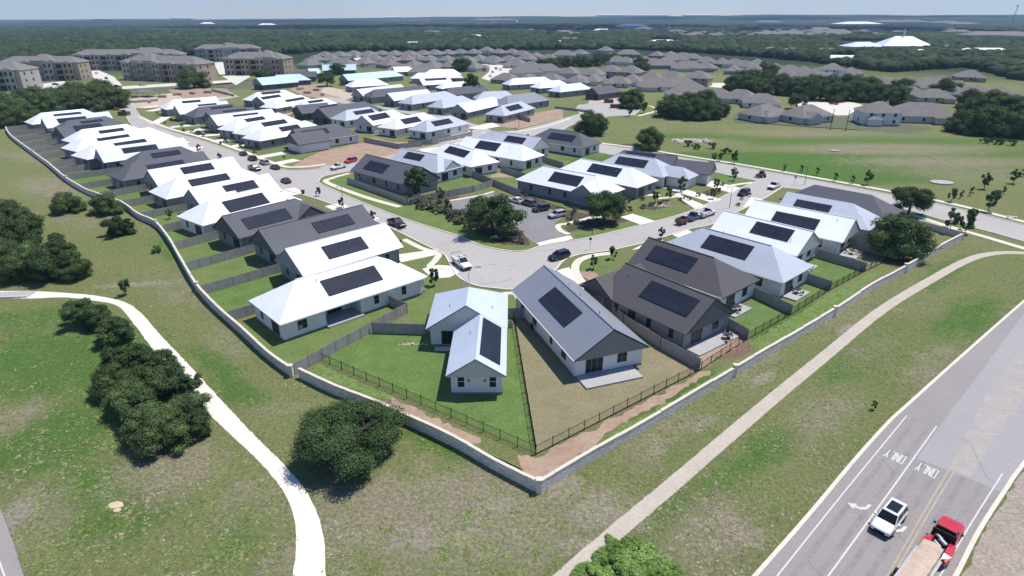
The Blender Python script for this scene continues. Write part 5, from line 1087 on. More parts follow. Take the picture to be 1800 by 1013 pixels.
# far woods that read as one mass
def forest():
    rs = np.random.RandomState(3); iv, if_ = None, None
    import bmesh
    bm = bmesh.new(); bmesh.ops.create_icosphere(bm, subdivisions=2, radius=1); iv = np.array([q.co for q in bm.verts]); if_ = np.array([[q.index for q in a.verts] for a in bm.faces]); bm.free()
    pos = []
    r = 600.0
    while r < 3400:
        step = max(8.0, r * .0095); n = int(R(100) * r / step)
        th = (np.arange(n) + rs.rand(n)) / n * R(100) - R(50); rr = r + rs.uniform(-.5, .5, n) * step
        pos.append(np.stack([rr * np.sin(th), rr * np.cos(th), np.full(n, step)], 1)); r += step * .8
    # nearer woods at the sides, seen from above as solid canopy
    p = np.concatenate(pos)
    # pixel of each tree foot
    cp, sp_ = math.cos(PIT), math.sin(PIT); yc = HC * cp - p[:, 1] * sp_; zc = HC * sp_ + p[:, 1] * cp; X = 900 + F * p[:, 0] / zc; Y = CY + F * yc / zc
    lim = np.interp(X, [0, 150, 230, 520, 560, 1100, 1240, 1345, 1420, 1560, 1700, 1800], [118, 108, 96, 92, 88, 84, 91, 99, 106, 124, 116, 140])
    lim += 3
    keep = (Y < lim)
    # clearings where the far buildings stand
    for (x0, x1, y0, y1) in ((1470, 1625, 72, 93), (1138, 1192, 70, 80), (1455, 1505, 99, 113), (1710, 1800, 52, 74), (925, 1030, 56, 66), (1560, 1690, 46, 56), (-60, 298, 44, 52), (1100, 1190, 44, 58), (1400, 1560, 42, 50), (1350, 1500, 56, 66), (1000, 1330, 28, 38), (1340, 1560, 54, 68), (1180, 1335, 57, 69), (930, 1070, 46, 58), (1565, 1700, 53, 62), (1075, 1180, 45, 56), (700, 900, 35, 47)):
        keep &= ~((X > x0) & (X < x1) & (Y > y0) & (Y < y1) & (rs.rand(len(X)) < (1 if y0 > 60 else .72)))
    p = p[keep]; n = len(p); print('forest', n)
    s_ = p[:, 2] * rs.uniform(.5, .95, n); h = np.minimum(s_ * .8, 5.0) * rs.uniform(.75, 1.25, n)
    sc3 = np.stack([s_, s_ * rs.uniform(.8, 1.2, n), h], 1)
    v = iv[None] * sc3[:, None, :] * rs.uniform(.84, 1.12, (n, len(iv), 1)); v[:, :, 0] += p[:, 0:1]; v[:, :, 1] += p[:, 1:2]; v[:, :, 2] += (h * .55)[:, None] + terrain_z(p[:, 0], p[:, 1])[:, None]
    f = (if_[None] + (np.arange(n) * len(iv))[:, None, None]).reshape(-1)
    me = bpy.data.meshes.new('far_wood'); me.vertices.add(n * len(iv)); me.vertices.foreach_set('co', v.astype(np.float32).ravel()); me.loops.add(len(f)); me.loops.foreach_set('vertex_index', f.astype(np.int32))
    me.polygons.add(len(f) // 3); me.polygons.foreach_set('loop_start', np.arange(0, len(f), 3, dtype=np.int32)); me.update()
    m = leaf_mat('far_canopy', (.022, .040, .018), (.050, .074, .028), .45); m.node_tree.nodes['Noise Texture'].inputs['Scale'].default_value = .012
    me.materials.append(m)
    o = bpy.data.objects.new('far_wood', me); C.objects.link(o); o['kind'] = 'stuff'; o['label'] = 'dense oak and juniper woods stretching to the horizon'
forest()

# grass tufts in the open ground near the camera
def tufts():
    rs = np.random.RandomState(17); n = 80000
    y = 34 + 130 * rs.rand(n) ** 1.5; x = (rs.rand(n) * 2 - 1) * (y * .95 + 8)
    keep = np.ones(n, bool)
    hull = V2(wall_left[6:] + wall_near[1:] + wall_right[1:] + [(1612, 398), (1374, 330), (1034, 418), (860, 436), (606, 368)]); polys = [p for p in SHEETS if any(8 < q.y < 190 and abs(q.x) < 150 for q in p)] + [hull]
    for p in polys:
        px = np.array([q.x for q in p]); py = np.array([q.y for q in p]); ins = np.zeros(n, bool); bb = (x > px.min()) & (x < px.max()) & (y > py.min()) & (y < py.max())
        if not bb.any(): continue
        j = len(p) - 1
        for i in range(len(p)):
            if py[i] != py[j]: ins ^= ((py[i] > y) != (py[j] > y)) & (x < (px[j] - px[i]) * (y - py[i]) / (py[j] - py[i]) + px[i])
            j = i
        keep &= ~(ins & bb)
    nz = vnoise(x, y, 2.2, 8) * .6 + vnoise(x, y, .8, 9) * .4; keep &= rs.rand(n) < np.clip((nz - .3) * 2.4, .08, 1)
    x, y, nz = x[keep], y[keep], nz[keep]; n = len(x); dry = vnoise(x, y, 9, 21) + rs.rand(n) * .5 > .95
    for nm, mk, m, lab in (('grass', ~dry, leaf_mat('grass_blades', (.125, .175, .045), (.205, .235, .085), .3), 'rough green grass tufts on the open ground'), ('dry_grass', dry, leaf_mat('straw_blades', (.20, .175, .105), (.34, .30, .20), .3), 'dry straw tufts on the open ground')):
        X, Y = x[mk], y[mk]; k = len(X); V_ = []
        for t in range(3):
            a = rs.rand(k) * math.pi; w_ = rs.uniform(.05, .15, k); h = rs.uniform(.015, .06, k); dx, dy = np.cos(a) * w_, np.sin(a) * w_; ox, oy = rs.normal(size=(2, k)) * .1; lx, ly = rs.normal(size=(2, k)) * .13; z = np.zeros(k)
            V_.append(np.stack([np.stack([X + ox - dx, Y + oy - dy, z], 1), np.stack([X + ox + dx, Y + oy + dy, z], 1), np.stack([X + ox + dx * .5 + lx, Y + oy + dy * .5 + ly, h], 1), np.stack([X + ox - dx * .5 + lx, Y + oy - dy * .5 + ly, h], 1)], 1))
        v = np.concatenate(V_).reshape(-1, 3); me = bpy.data.meshes.new(nm); me.vertices.add(len(v)); me.vertices.foreach_set('co', v.astype(np.float32).ravel()); me.loops.add(len(v)); me.loops.foreach_set('vertex_index', np.arange(len(v), dtype=np.int32))
        me.polygons.add(len(v) // 4); me.polygons.foreach_set('loop_start', np.arange(0, len(v), 4, dtype=np.int32)); me.update(); me.materials.append(m)
        o = bpy.data.objects.new(nm, me); C.objects.link(o); o['kind'] = 'stuff'; o['label'] = lab
tufts()

# ------------------------------------------------------------ vehicles
def paint(name, c): 
    m = mat('car_paint_' + name, c, .28, .02, 1, spec=.6); b = m.node_tree.nodes['Principled BSDF']; b.inputs['Coat Weight'].default_value = .5; return m
PC = {'white': (.74, .74, .73), 'black': (.012, .012, .014), 'red': (.26, .012, .016), 'maroon': (.10, .012, .02), 'silver': (.42, .43, .44), 'grey': (.10, .105, .115), 'blue': (.03, .06, .10), 'green': (.05, .06, .055), 'brightred': (.48, .02, .03), 'brown': (.14, .08, .05)}
M_lampw = mat('clear_lamp', (.6, .62, .62), .2, .02, 1); M_lampr = mat('red_lamp', (.35, .01, .01), .3, .02, 1)
def prof(stations, cab=False):
    """rings across the car; stations (x, half width, z low, z high)"""
    rings = []
    for x, w_, z0, z1 in stations:
        c = min(.12, w_ * .3)
        rings.append([(x, -w_ + c * .6, z0), (x, w_ - c * .6, z0), (x, w_, z0 + (z1 - z0) * .3), (x, w_, z0 + (z1 - z0) * .7), (x, w_ - c, z1), (x, -w_ + c, z1), (x, -w_, z0 + (z1 - z0) * .7), (x, -w_, z0 + (z1 - z0) * .3)])
    return rings
def car(kind_, colour, px, py, hx, hy, label, group='vehicles', sunroof=False):
    a = P(px, py); b = P(hx, hy); ang = math.atan2(b.y - a.y, b.x - a.x); M = paint(colour, PC[colour])
    cat = {'sedan': 'car', 'suv': 'car', 'pickup': 'pickup truck', 'utility': 'pickup truck', 'tow': 'truck'}[kind_]
    root = thing({'sedan': 'sedan_car', 'suv': 'suv_car', 'pickup': 'pickup_truck', 'utility': 'utility_truck', 'tow': 'flatbed_truck'}[kind_], (a.x, a.y, .03), ang, label, cat, group)
    Lh = {'sedan': 2.35, 'suv': 2.35, 'pickup': 2.85, 'utility': 2.95, 'tow': 3.2}[kind_]; W = {'sedan': .9, 'suv': .94, 'pickup': .98, 'utility': 1.0, 'tow': 1.0}[kind_]; hb = {'sedan': .9, 'suv': 1.02, 'pickup': 1.12, 'utility': 1.15, 'tow': 1.2}[kind_]
    g = {'sedan': .28, 'suv': .32, 'pickup': .42, 'utility': .45, 'tow': .45}[kind_]
    bd = MB()
    front = [(Lh, W * .72, g + .12, hb - .28), (Lh - .12, W * .9, g, hb - .18), (Lh - .5, W * .98, g, hb - .10), (Lh * .42, W, g, hb)]
    if kind_ in ('sedan', 'suv'):
        rear = [(-Lh * .55, W, g, hb), (-Lh + .3, W * .97, g, hb - .02), (-Lh + .06, W * .9, g + .05, hb - .08), (-Lh, W * .8, g + .15, hb - .2)]
        bd.loft(prof(front + rear)); 
        top = {'sedan': 1.42, 'suv': 1.68}[kind_]; cs, ce = (Lh * .42, -Lh * .78) if kind_ == 'sedan' else (Lh * .46, -Lh + .12); ts, te = (Lh * .08, -Lh * .42) if kind_ == 'sedan' else (Lh * .14, -Lh + .5)
    else:
        cabr = -.35 if kind_ == 'pickup' else (.15 if kind_ == 'utility' else -.15)
        bd.loft(prof(front + [(cabr, W, g, hb), (cabr - .06, W, g, hb)])); top = {'pickup': 1.86, 'utility': 1.95, 'tow': 2.0}[kind_]; cs, ce, ts, te = Lh * .40, cabr, Lh * .15, cabr + .18
    body = bd.build('body', M, root, True)
    for p_ in body.data.polygons: p_.use_smooth = False
    gl = MB(); wl_ = W * .90; wt_ = W * .74
    gl.loft([[(x, -wl_, hb - .03), (x, wl_, hb - .03), (x2, wt_, top - .05), (x2, -wt_, top - .05)] for x, x2 in ((cs, ts), (ce, te))]); gl.build('windows', M_glass, root)
    rf = MB(); rf.loft([[(x, -wt_ - .02, top - .07), (x, wt_ + .02, top - .07), (x, wt_ - .04, top + .01), (x, -wt_ + .04, top + .01)] for x in (ts + .06, te - .06)])
    for s_ in (-1, 1):
        for x, x2 in ((cs, ts), (ce, te), ((cs + ce) / 2 - .05, (ts + te) / 2 - .05)): rf.tube((x, s_ * wl_, hb - .03), (x2, s_ * wt_, top - .05), .05, .05, 4)
    rf.build('roof', M, root)
    if sunroof: m = MB(); m.box(te + .35, ts - .25, -wt_ * .75, wt_ * .75, top, top + .025); m.build('sunroof', M_glass, root)
    rw = {'sedan': .33, 'suv': .37, 'pickup': .41, 'utility': .42, 'tow': .45}[kind_]
    for x in (Lh * .62, -Lh * .62):
        for s_ in (-1, 1):
            yy = s_ * (W - .09); m = MB(); m.tube((x, yy - s_ * .13, rw), (x, yy + s_ * .12, rw), rw, rw, 14); wh = m.build('wheel', M_black, root)
            m = MB(); m.tube((x, yy + s_ * .10, rw), (x, yy + s_ * .135, rw), rw * .6, rw * .55, 10); m.build('rim', M_steel, wh)
    for s_ in (-1, 1):
        m = MB(); m.box(Lh - .2, Lh - .04, s_ * W * .68 - .16, s_ * W * .68 + .16, hb - .42, hb - .24); m.build('headlight', M_lampw, root)
        xr = -Lh + .02 if kind_ in ('sedan', 'suv', 'pickup') else -Lh; m = MB(); m.box(xr - .04, xr + .12, s_ * W * .8 - .1, s_ * W * .8 + .1, hb - .4, hb - .1); m.build('taillight', M_lampr, root)
        m = MB(); m.box(cs - .35, cs - .15, s_ * (W + .02) if s_ > 0 else -(W + .22), W + .22 if s_ > 0 else -(W + .02), hb, hb + .16); m.build('mirror', M if kind_ != 'tow' else M_black, root)
    m = MB(); m.box(Lh - .1, Lh + .03, -W * .5, W * .5, g + .12, hb - .35); m.build('grille', M_black, root); m = MB(); m.box(Lh - .14, Lh + .07, -W * .85, W * .85, g - .04, g + .14); m.build('bumper', M_black if kind_ != 'tow' else M_steel, root)
    if kind_ == 'pickup':
        m = MB(); x0, x1 = -Lh, cabr - .07
        m.box(x0, x1, -W, W, g, g + .35); m.box(x0, x1, -W, -W + .12, g + .35, hb); m.box(x0, x1, W - .12, W, g + .35, hb); m.box(x0, x0 + .1, -W + .12, W - .12, g + .35, hb); m.build('bed', M, root)
    if kind_ == 'utility':
        m = MB(); x0, x1 = -Lh, cabr - .1; m.box(x0, x1, -W, -W + .38, g + .1, hb + .25); m.box(x0, x1, W - .38, W, g + .1, hb + .25); m.box(x0, x1, -W + .38, W - .38, g + .1, g + .4); m.build('bed', M, root)
        m = MB(); 
        for x in (x0 + .2, x1 - .15):
            m.box(x - .03, x + .03, -W + .05, W - .05, 1.95, 2.01)
            for s_ in (-1, 1): m.box(x - .03, x + .03, s_ * (W - .1) - .03, s_ * (W - .1) + .03, hb + .25, 1.95)
        m.build('ladder_rack', M_black, root)
    if kind_ == 'tow':
        m = MB(); x0, x1 = -Lh, cabr - .1; m.box(x0, x1, -.55, .55, g, g + .5)
        m.build('chassis', M_black, root)
        for s_ in (-1, 1):
            m = MB(); m.loft([[(x, s_ * .62, g), (x, s_ * w2, g), (x, s_ * w2, z_), (x, s_ * .62, z_ + .08)] for x, w2, z_ in ((x1, .98, .95), (x1 - .5, 1.02, 1.05), (-Lh * .62 + .6, 1.22, 1.15), (-Lh * .62 - .5, 1.22, 1.15), (x0, 1.0, .95))]); m.build('fender', M, root)
        m = MB(); m.box(x1 - .12, x1 - .02, -.95, .95, .9, 1.75); m.build('headache_rack', M_black, root)
        for k, (x, y, r) in enumerate(((-.8, .25, .18), (-1.3, -.2, .22), (-1.9, .1, .15))):
            m = MB(); m.tube((x, y - .3, g + .7), (x + .4, y + .3, g + .75), r, r, 8); m.build('air_tank', M_steel, root)
    return root
HWD = (-1, -.95)
car('suv', 'white', 1560, 921, 1533, 955, 'white car with a dark sunroof driving down the highway lane', sunroof=True)
car('tow', 'brightred', 1654, 958, 1680, 915, 'bright red flatbed truck hauling a tan load at the bottom right')
def trailer():
    a = P(1612, 1010); b = P(1645, 962); ang = math.atan2(b.y - a.y, b.x - a.x); r = thing('flat_trailer', (a.x, a.y, .03), ang, 'flat trailer with a tan tarp-covered load behind the red truck', 'trailer')
    m = MB(); m.box(-4.5, 2.4, -1.1, 1.1, .75, .92); m.build('deck', M_steel, r)
    m = MB(); m.tube((2.4, 0, .8), (4.6, 0, 1.0), .12, .12, 6); m.build('tongue', M_black, r)
    m = MB(); rs = random.Random(2); m.loft([[(x, -.85 + rs.uniform(-.08, .08), .92), (x, .85, .92), (x, .8, 1.5 + rs.uniform(-.1, .15)), (x, 0, 1.75 + rs.uniform(-.1, .1)), (x, -.8, 1.45 + rs.uniform(-.1, .1))] for x in np.linspace(-4.4, 2.9, 10)]); m.build('load', mat('tan_tarp', (.52, .40, .30), .9, .15, 2, bump=.4), r)
    for x in (-1.6, -2.5):
        for s_ in (-1, 1): m = MB(); m.tube((x, s_ * 1.15, .4), (x, s_ * 1.38, .4), .4, .4, 12); m.build('wheel', M_black, r)
trailer()
for v in (('suv', 'black', 983, 455, 968, 459, 'black car parked at the kerb on the street bend'), ('utility', 'white', 812, 468, 822, 476, 'white utility truck half hidden behind the two-wing roof'),
          ('pickup', 'black', 698, 397, 712, 403, 'black pickup parked by the left row near the bend'), ('sedan', 'maroon', 503, 321, 495, 317, 'dark red car alone in the middle of the left street'),
          ('pickup', 'green', 448, 299, 460, 303, 'dark pickup parked below the other kerbside cars'), ('suv', 'black', 444, 282, 434, 278, 'black car at the kerb behind the silver one'),
          ('suv', 'silver', 465, 289, 455, 285, 'silver car at the kerb between black and red ones'), ('sedan', 'maroon', 484, 297, 474, 293, 'dark red car parked at the front of the kerbside line'),
          ('pickup', 'white', 595, 297, 583, 300, 'white pickup on the branch road by the red lot'), ('suv', 'brightred', 617, 286, 605, 289, 'bright red vehicle behind the white pickup'),
          ('sedan', 'black', 428, 273, 420, 269, 'small black car farthest back in the kerbside line'), ('suv', 'grey', 929, 361, 915, 357, 'dark grey car in the parking area nearest the big oak'),
          ('suv', 'black', 951, 371, 936, 374, 'black car in the middle of the parking area'), ('suv', 'silver', 979, 382, 965, 385, 'silver car at the right of the parking area'), ('sedan', 'white', 908, 356, 896, 352, 'pale car mostly hidden behind the big oak'),
          ('suv', 'black', 1307, 343, 1298, 347, 'black car parked along the right street'), ('pickup', 'white', 1360, 331, 1350, 336, 'white pickup near the collector junction'),
          ('utility', 'white', 1241, 380, 1255, 375, 'white work truck with black rack parked on the right street'), ('pickup', 'blue', 1219, 386, 1206, 391, 'dark blue pickup behind the white work truck'),
          ('sedan', 'brightred', 1465, 184, 1475, 185, 'red car on the pale turning circle'), ('suv', 'black', 1093, 191, 1103, 190, 'black car beside the dumpster on the cul-de-sac'),
          ('pickup', 'black', 218, 200, 218, 208, 'dark pickup at the far top of the left street'), ('sedan', 'black', 349, 236, 342, 232, 'small dark car by the kerb near the bin'),
          ('sedan', 'black', 98, 150, 104, 150, 'dark car in the far left car park'), ('sedan', 'silver', 118, 148, 122, 150, 'silver car in the far left car park'), ('sedan', 'black', 205, 153, 212, 153, 'dark car on the apartment drive'),
          ('sedan', 'white', 60, 156, 64, 155, 'white car in the far left car park'), ('sedan', 'black', 426, 133, 432, 131, 'black car parked by the right apartments'), ('sedan', 'silver', 415, 126, 421, 128, 'silver car parked by the right apartments'),
          ('sedan', 'silver', 250, 151, 257, 151, 'silver car before the brick-ended apartments'), ('sedan', 'white', 170, 130, 176, 132, 'white car between the left apartments'), ('sedan', 'grey', 187, 139, 193, 141, 'grey car between the left apartments')):
    if v[2] < 200 and v[3] > 140 and v[0] == 'x': continue
    car(*v)
# small cars on the pale back streets
it = []
for i, (x, y, c) in enumerate(((640, 103, 'white'), (652, 105, 'black'), (660, 110, 'silver'), (672, 109, 'white'), (680, 114, 'grey'), (650, 111, 'white'), (690, 112, 'white'), (668, 116, 'black'), (858, 118, 'white'), (872, 122, 'black'), (866, 128, 'silver'), (880, 124, 'white'), (862, 135, 'white'), (853, 122, 'grey'), (1375, 133, 'white'), (1400, 138, 'grey'))):
    o = car('suv' if i % 2 else 'sedan', c, x, y, x + 6, y + 2, '', 'cars on the pale back streets'); it.append((x, o, c))
order(it, '{d} car on the pale back streets, {o} of the tiny parked cars')

# ------------------------------------------------------------ street furniture and odds and ends
def lamp(px, py, label, h=7.0, g='street poles'):
    a = P(px, py); r = thing('street_lamp', (a.x, a.y, 0), 0, label, 'street lamp', g); m = MB(); m.tube((0, 0, 0), (0, 0, h), .08, .05, 8); m.build('pole', M_iron, r)
    m = MB(); m.box(-.9, .05, -.03, .03, h - .05, h + .02); m.build('arm', M_iron, r); m = MB(); m.box(-1.35, -.85, -.14, .14, h - .07, h + .04); m.build('lamp_head', M_darktrim, r)
for x, y, l_ in ((604, 366, 'thin street lamp on the kerb across from the corner house'), (1282, 366, 'thin street lamp above the work trucks'), (912, 226, 'thin street lamp on the branch road'), (432, 268, 'street lamp by the left street driveways'), (1414, 325, 'street lamp at the collector junction'), (1041, 412, 'street lamp on the verge beside the airy oak')): lamp(x, y, l_, 5.5)
def sign(px, py, label, col=(.5, .02, .02), round_=8, h=2.3):
    a = P(px, py); r = thing('street_sign', (a.x, a.y, 0), R(-20), label, 'sign'); m = MB(); m.tube((0, 0, 0), (0, 0, h), .04, .04, 6); m.build('post', M_steel, r)
    m = MB(); m.loft([[(math.cos(2 * math.pi * (i + .5) / round_) * .38, y, h + .1 + math.sin(2 * math.pi * (i + .5) / round_) * .38) for i in range(round_)] for y in (-.04, -.07)]); m.build('sign_plate', mat('sign_back_%d' % round_, col, .6, .05, 1), r)
sign(1037, 439, 'dark-backed sign at the end of the bend verge', (.03, .03, .03), 4); sign(1396, 326, 'blue sign plate at the collector junction', (.03, .05, .09), 4); sign(906, 236, 'small reddish stop sign beside the branch road', (.35, .05, .06))
def bin_(px, py, label, c=(.03, .032, .035)):
    a = P(px, py); r = thing('wheeled_bin', (a.x, a.y, 0), R(random.uniform(-40, 40)), label, 'bin'); m = MB(); m.loft([[(x * s_, y * s_, z) for x, y in ((-.32, -.34), (.32, -.34), (.32, .34), (-.32, .34))] for z, s_ in ((.08, .85), (1.0, 1.1))]); m.build('body', mat('bin_plastic', c, .6, .1, 1), r)
    m = MB(); m.box(-.4, .4, -.42, .4, 1.0, 1.08); m.build('lid', mat('bin_plastic', c), r)
for x, y, l_ in ((533, 341, 'dark bin on the kerb above the charcoal wing'), (323, 231, 'dark bin on a driveway across the left street'), (388, 254, 'brown bin beside the middle-row driveways'), (928, 241, 'black bin by the branch road junction')): bin_(x, y, l_)
def dumpster(px, py, label, col):
    a = P(px, py); r = thing('dumpster', (a.x, a.y, 0), R(-10), label, 'dumpster'); m = MB(); m.box(-2.6, 2.6, -1.2, -1.1, .2, 1.8); m.box(-2.6, 2.6, 1.1, 1.2, .2, 1.8); m.box(-2.6, -2.5, -1.1, 1.1, .2, 1.8); m.box(2.5, 2.6, -1.1, 1.1, .2, 1.8); m.box(-2.5, 2.5, -1.1, 1.1, .2, .35); m.build('box', mat('dumpster_steel', col, .7, .2, 1), r)
    for x in (-1.6, 0, 1.6): m = MB(); m.box(x - .06, x + .06, -1.28, -1.2, .2, 1.8); m.build('rib', mat('dumpster_steel', col), r)
dumpster(1081, 190, 'brown dumpster beside the black car on the cul-de-sac', (.12, .08, .06)); dumpster(1070, 181, 'pale-topped dumpster next to the dark blue-grey house', (.17, .13, .10)); dumpster(219, 203, 'dark dumpster on the street end by the site', (.10, .08, .07))
def gazebo(px, py):
    a = P(px, py); r = thing('gazebo', (a.x, a.y, 0), R(20), 'blue-grey roofed park shelter beside the dark tree clump', 'shelter'); rb = MB(); roof_block(rb, -5.5, 5.5, -4.5, 4.5, 'h', 'h', 3.0, .5); rb.build('roof', [mat('slate_blue_metal', (.12, .16, .20), .5, .05, 1), M_darktrim], r)
    for x in (-4.6, 0, 4.6):
        for y in (-3.6, 3.6): m = MB(); m.box(x - .15, x + .15, y - .15, y + .15, 0, 2.9); m.build('post', mat('stone_post', (.3, .24, .18), .9, .1, 1), r)
    m = MB(); m.box(-1.2, 1.2, -.4, .4, .7, .78); m.box(-1, -.9, -.3, .3, 0, .7); m.box(.9, 1, -.3, .3, 0, .7); tb = m.build('picnic_table', M_wood); tb.location = (a.x, a.y, .05); tag(tb, 'picnic table under the park shelter roof', 'table')
gazebo(1172, 204)
def loader(px, py, label, c, rz):
    a = P(px, py); r = thing('skid_loader', (a.x, a.y, 0), R(rz), label, 'loader'); P_ = mat('machine_paint_%d' % int(c[0] * 99), c, .5, .1, 1)
    m = MB(); m.box(-1.1, 1.0, -.6, .6, .5, 1.2); m.build('chassis', P_, r); m = MB(); m.box(-.5, .6, -.5, .5, 1.2, 2.0); m.build('cab', M_darktrim, r); m = MB(); m.loft([[(x, -.9, z) , (x, .9, z), (x, .9, z + .12), (x, -.9, z + .12)] for x, z in ((1.3, .9), (1.5, .2), (2.1, .1))]); m.build('bucket', P_, r)
    for s_ in (-1, 1):
        m = MB(); m.tube((-.9, s_ * .68, 1.5), (1.4, s_ * .68, .8), .08, .08, 5); m.build('arm', P_, r)
        for x in (-.65, .65): m = MB(); m.tube((x, s_ * .62, .4), (x, s_ * .92, .4), .4, .4, 12); m.build('wheel', M_black, r)
loader(1338, 312, 'brown skid loader standing in the right street', (.22, .13, .07), 200); loader(205, 194, 'orange loader at the far end of the left street', (.5, .14, .03), 30)
tr = thing('dump_trailer', (*P(1198, 394).to_2d(), 0), math.atan2(*(P(1206, 391) - P(1192, 397)).to_2d().yx), 'rusty brown trailer at the end of the parked work trucks', 'trailer')
m = MB(); m.box(-1.7, 1.7, -.9, -.82, .6, 1.5); m.box(-1.7, 1.7, .82, .9, .6, 1.5); m.box(-1.7, -1.62, -.82, .82, .6, 1.5); m.box(1.62, 1.7, -.82, .82, .6, 1.5); m.box(-1.62, 1.62, -.82, .82, .6, .7); m.build('box', mat('rusty_steel', (.16, .10, .07), .8, .3, 1), tr)
m = MB(); m.tube((1.7, 0, .6), (2.7, 0, .5), .06, .06, 5); m.build('tongue', M_black, tr)
for s_ in (-1, 1): m = MB(); m.tube((0, s_ * .92, .35), (0, s_ * 1.12, .35), .35, .35, 12); m.build('wheel', M_black, tr)
for i, (x, y) in enumerate(((1459, 229), (1486, 231))):
    a = P(x, y); r = thing('net_pole', (a.x, a.y, 0), 0, ('left' if i == 0 else 'right') + ' of two dark poles on the grass behind the shingle houses', 'pole', 'dark poles on the grass'); m = MB(); m.tube((0, 0, 0), (0, 0, 8.5), .14, .12, 8); m.build('pole', M_iron, r); m = MB(); m.tube((0, 0, 8.5), (0, 0, 8.7), .2, .2, 8); m.build('cap', M_iron, r)
# building site at the far end of the left street
rsl = random.Random(9)
for i, (x, y) in enumerate(((238, 172), (262, 181), (285, 172), (312, 168), (338, 166), (365, 164), (395, 166), (540, 165), (556, 160), (528, 158), (566, 168))):
    a = P(x, y); r = thing('lumber_stack', (a.x, a.y, 0), R(rsl.uniform(-60, 60)), '', 'lumber stack', 'lumber stacks on the building sites')
    for k in range(3): m = MB(); w2 = rsl.uniform(.8, 1.6); m.box(-2.4, 2.4, -w2 / 2 + .3 * k, w2 / 2 + .3 * k, .05 + .45 * k, .42 + .45 * k); m.build('bundle', mat('sawn_timber_%d' % (k % 2), (.42, .33, .22) if k % 2 else (.30, .25, .2), .9, .2, 1), r)
    TI.setdefault('ls', []).append((x, r, 'stack'))
order([(x, o, 'timber') for x, o, k in TI['ls']], 'stack of sawn {d} on a building site, {o} of the stacks')
for i, (x0, y0, x1, y1, l_) in enumerate(((228, 182, 278, 178, 'dark silt fence around the site at the end of the street'), (372, 160, 412, 170, 'brown board fence beside the aqua-roofed house'), (975, 191, 1040, 199, 'black silt fence snaking beside the red bare yard'))):
    wood_fence(V2([(x0, y0), (x1, y1)]), l_, h=1.2)
shd = thing('framed_shed', (*P(262, 170).to_2d(), 0), R(-25), 'unfinished grey-topped shed on the building site', 'shed'); rb = MB(); roof_block(rb, -6, 6, -4, 4, 'g', 'g', 2.8, .3); rb.build('roof', [RM['H'], M_wood, WM['b']], shd)
for x in (-5.4, 0, 5.4):
    for y in (-3.4, 3.4): m = MB(); m.box(x - .1, x + .1, y - .1, y + .1, 0, 2.7); m.build('post', M_wood, shd)
# rocks and debris
def rocks(px, py, n, spread, label, size=(.15, .4), col=(.52, .46, .38), name='rock_pile', sy=.5):
    rs = np.random.RandomState(n); iv, f0 = ICO; mb = MB(); a = P(px, py)
    for i in range(n):
        s_ = rs.uniform(*size); c = rs.normal(size=2) * spread * np.array([1, sy]); v = iv * s_ * rs.uniform(.7, 1.25, (len(iv), 1)) * np.array([1, 1, .6]); k = len(mb.v)
        mb.v += [(q[0] + c[0], q[1] + c[1], q[2] + s_ * .3 + max(0, .35 * spread - np.hypot(*c) * .35) * (.4 if n > 40 else 0)) for q in v]; mb.f += [tuple(int(t) + k for t in f) for f in f0]; mb.m += [0] * len(f0)
    o = mb.build(name, mat('pale_rubble', col, .95, .2, 1)); o.location = (a.x, a.y, 0); o['kind'] = 'stuff'; o['label'] = label; return o
rocks(1215, 249, 130, 3.6, 'heap of pale rubble on the grass', (.25, .7)); rocks(1160, 362, 40, 1.6, 'ring of pale boulders in the garden bed', (.15, .35))
rocks(728, 606, 60, 1.2, 'pale river stones along the two-wing house', (.06, .14), sy=.15)
for i, (x, y, s_) in enumerate(((203, 889, .55), (206, 898, .3))):
    a = P(x, y); m = MB(); rs = random.Random(i); m.loft([[(math.cos(t) * s_ * r_ * rs.uniform(.8, 1.2) * 1.3, math.sin(t) * s_ * r_, z) for t in np.linspace(0, 5.4, 7)] for z, r_ in ((0, 1), (.1, .95), (.14, .6))]); o = m.build('flat_rock', mat('sandstone', (.55, .42, .28), .9, .1, 2)); o.location = (a.x, a.y, 0); tag(o, ('larger' if i == 0 else 'smaller') + ' of two flat tan rocks lying on the left grass', 'rock', 'flat rocks on the grass')
# footbridge slab of the trail at the left edge
a = P(20, 519); r = thing('trail_culvert', (a.x, a.y, 0), math.atan2(*(P(60, 517) - P(0, 519)).to_2d().yx), 'pale concrete slab carrying the white trail at the left edge', 'culvert')
m = MB(); m.box(-3.5, 3.5, -1.2, 1.2, 0, .16); m.build('slab', M_patio, r); m = MB(); m.box(-3.5, 3.5, -1.45, -1.22, 0, .3); m.build('kerb_wall', M_conc, r)
for i, (x, y) in enumerate(((1678, 389), (1778, 384))):
    a = P(x, y); r = thing('concrete_bench', (a.x, a.y, 0), R(-20), ('pale bench with a dark item by the collector walk' if i == 0 else 'pale bench on the far right of the field'), 'bench'); m = MB(); m.box(-1.1, 1.1, -.25, .25, .4, .5); m.build('seat', M_conc, r)
    for x_ in (-.8, .8): m = MB(); m.box(x_ - .1, x_ + .1, -.2, .2, 0, .4); m.build('leg', M_conc, r)
# utility lids in the field
for i, (x, y, s_, l_) in enumerate(((1655, 322, 3.2, 'pale grey drainage slab on the field edge'), (1466, 266, 1.6, 'round pale manhole cover rim in the grass field'))):
    a = P(x, y); m = MB(); m.loft([[(math.cos(t) * s_, math.sin(t) * s_ * .75, z) for t in np.linspace(0, 5.9, 16)] for z in (0, .35)]); o = m.build('drain_slab', M_patio); o.location = (a.x, a.y, 0); tag(o, l_, 'slab')

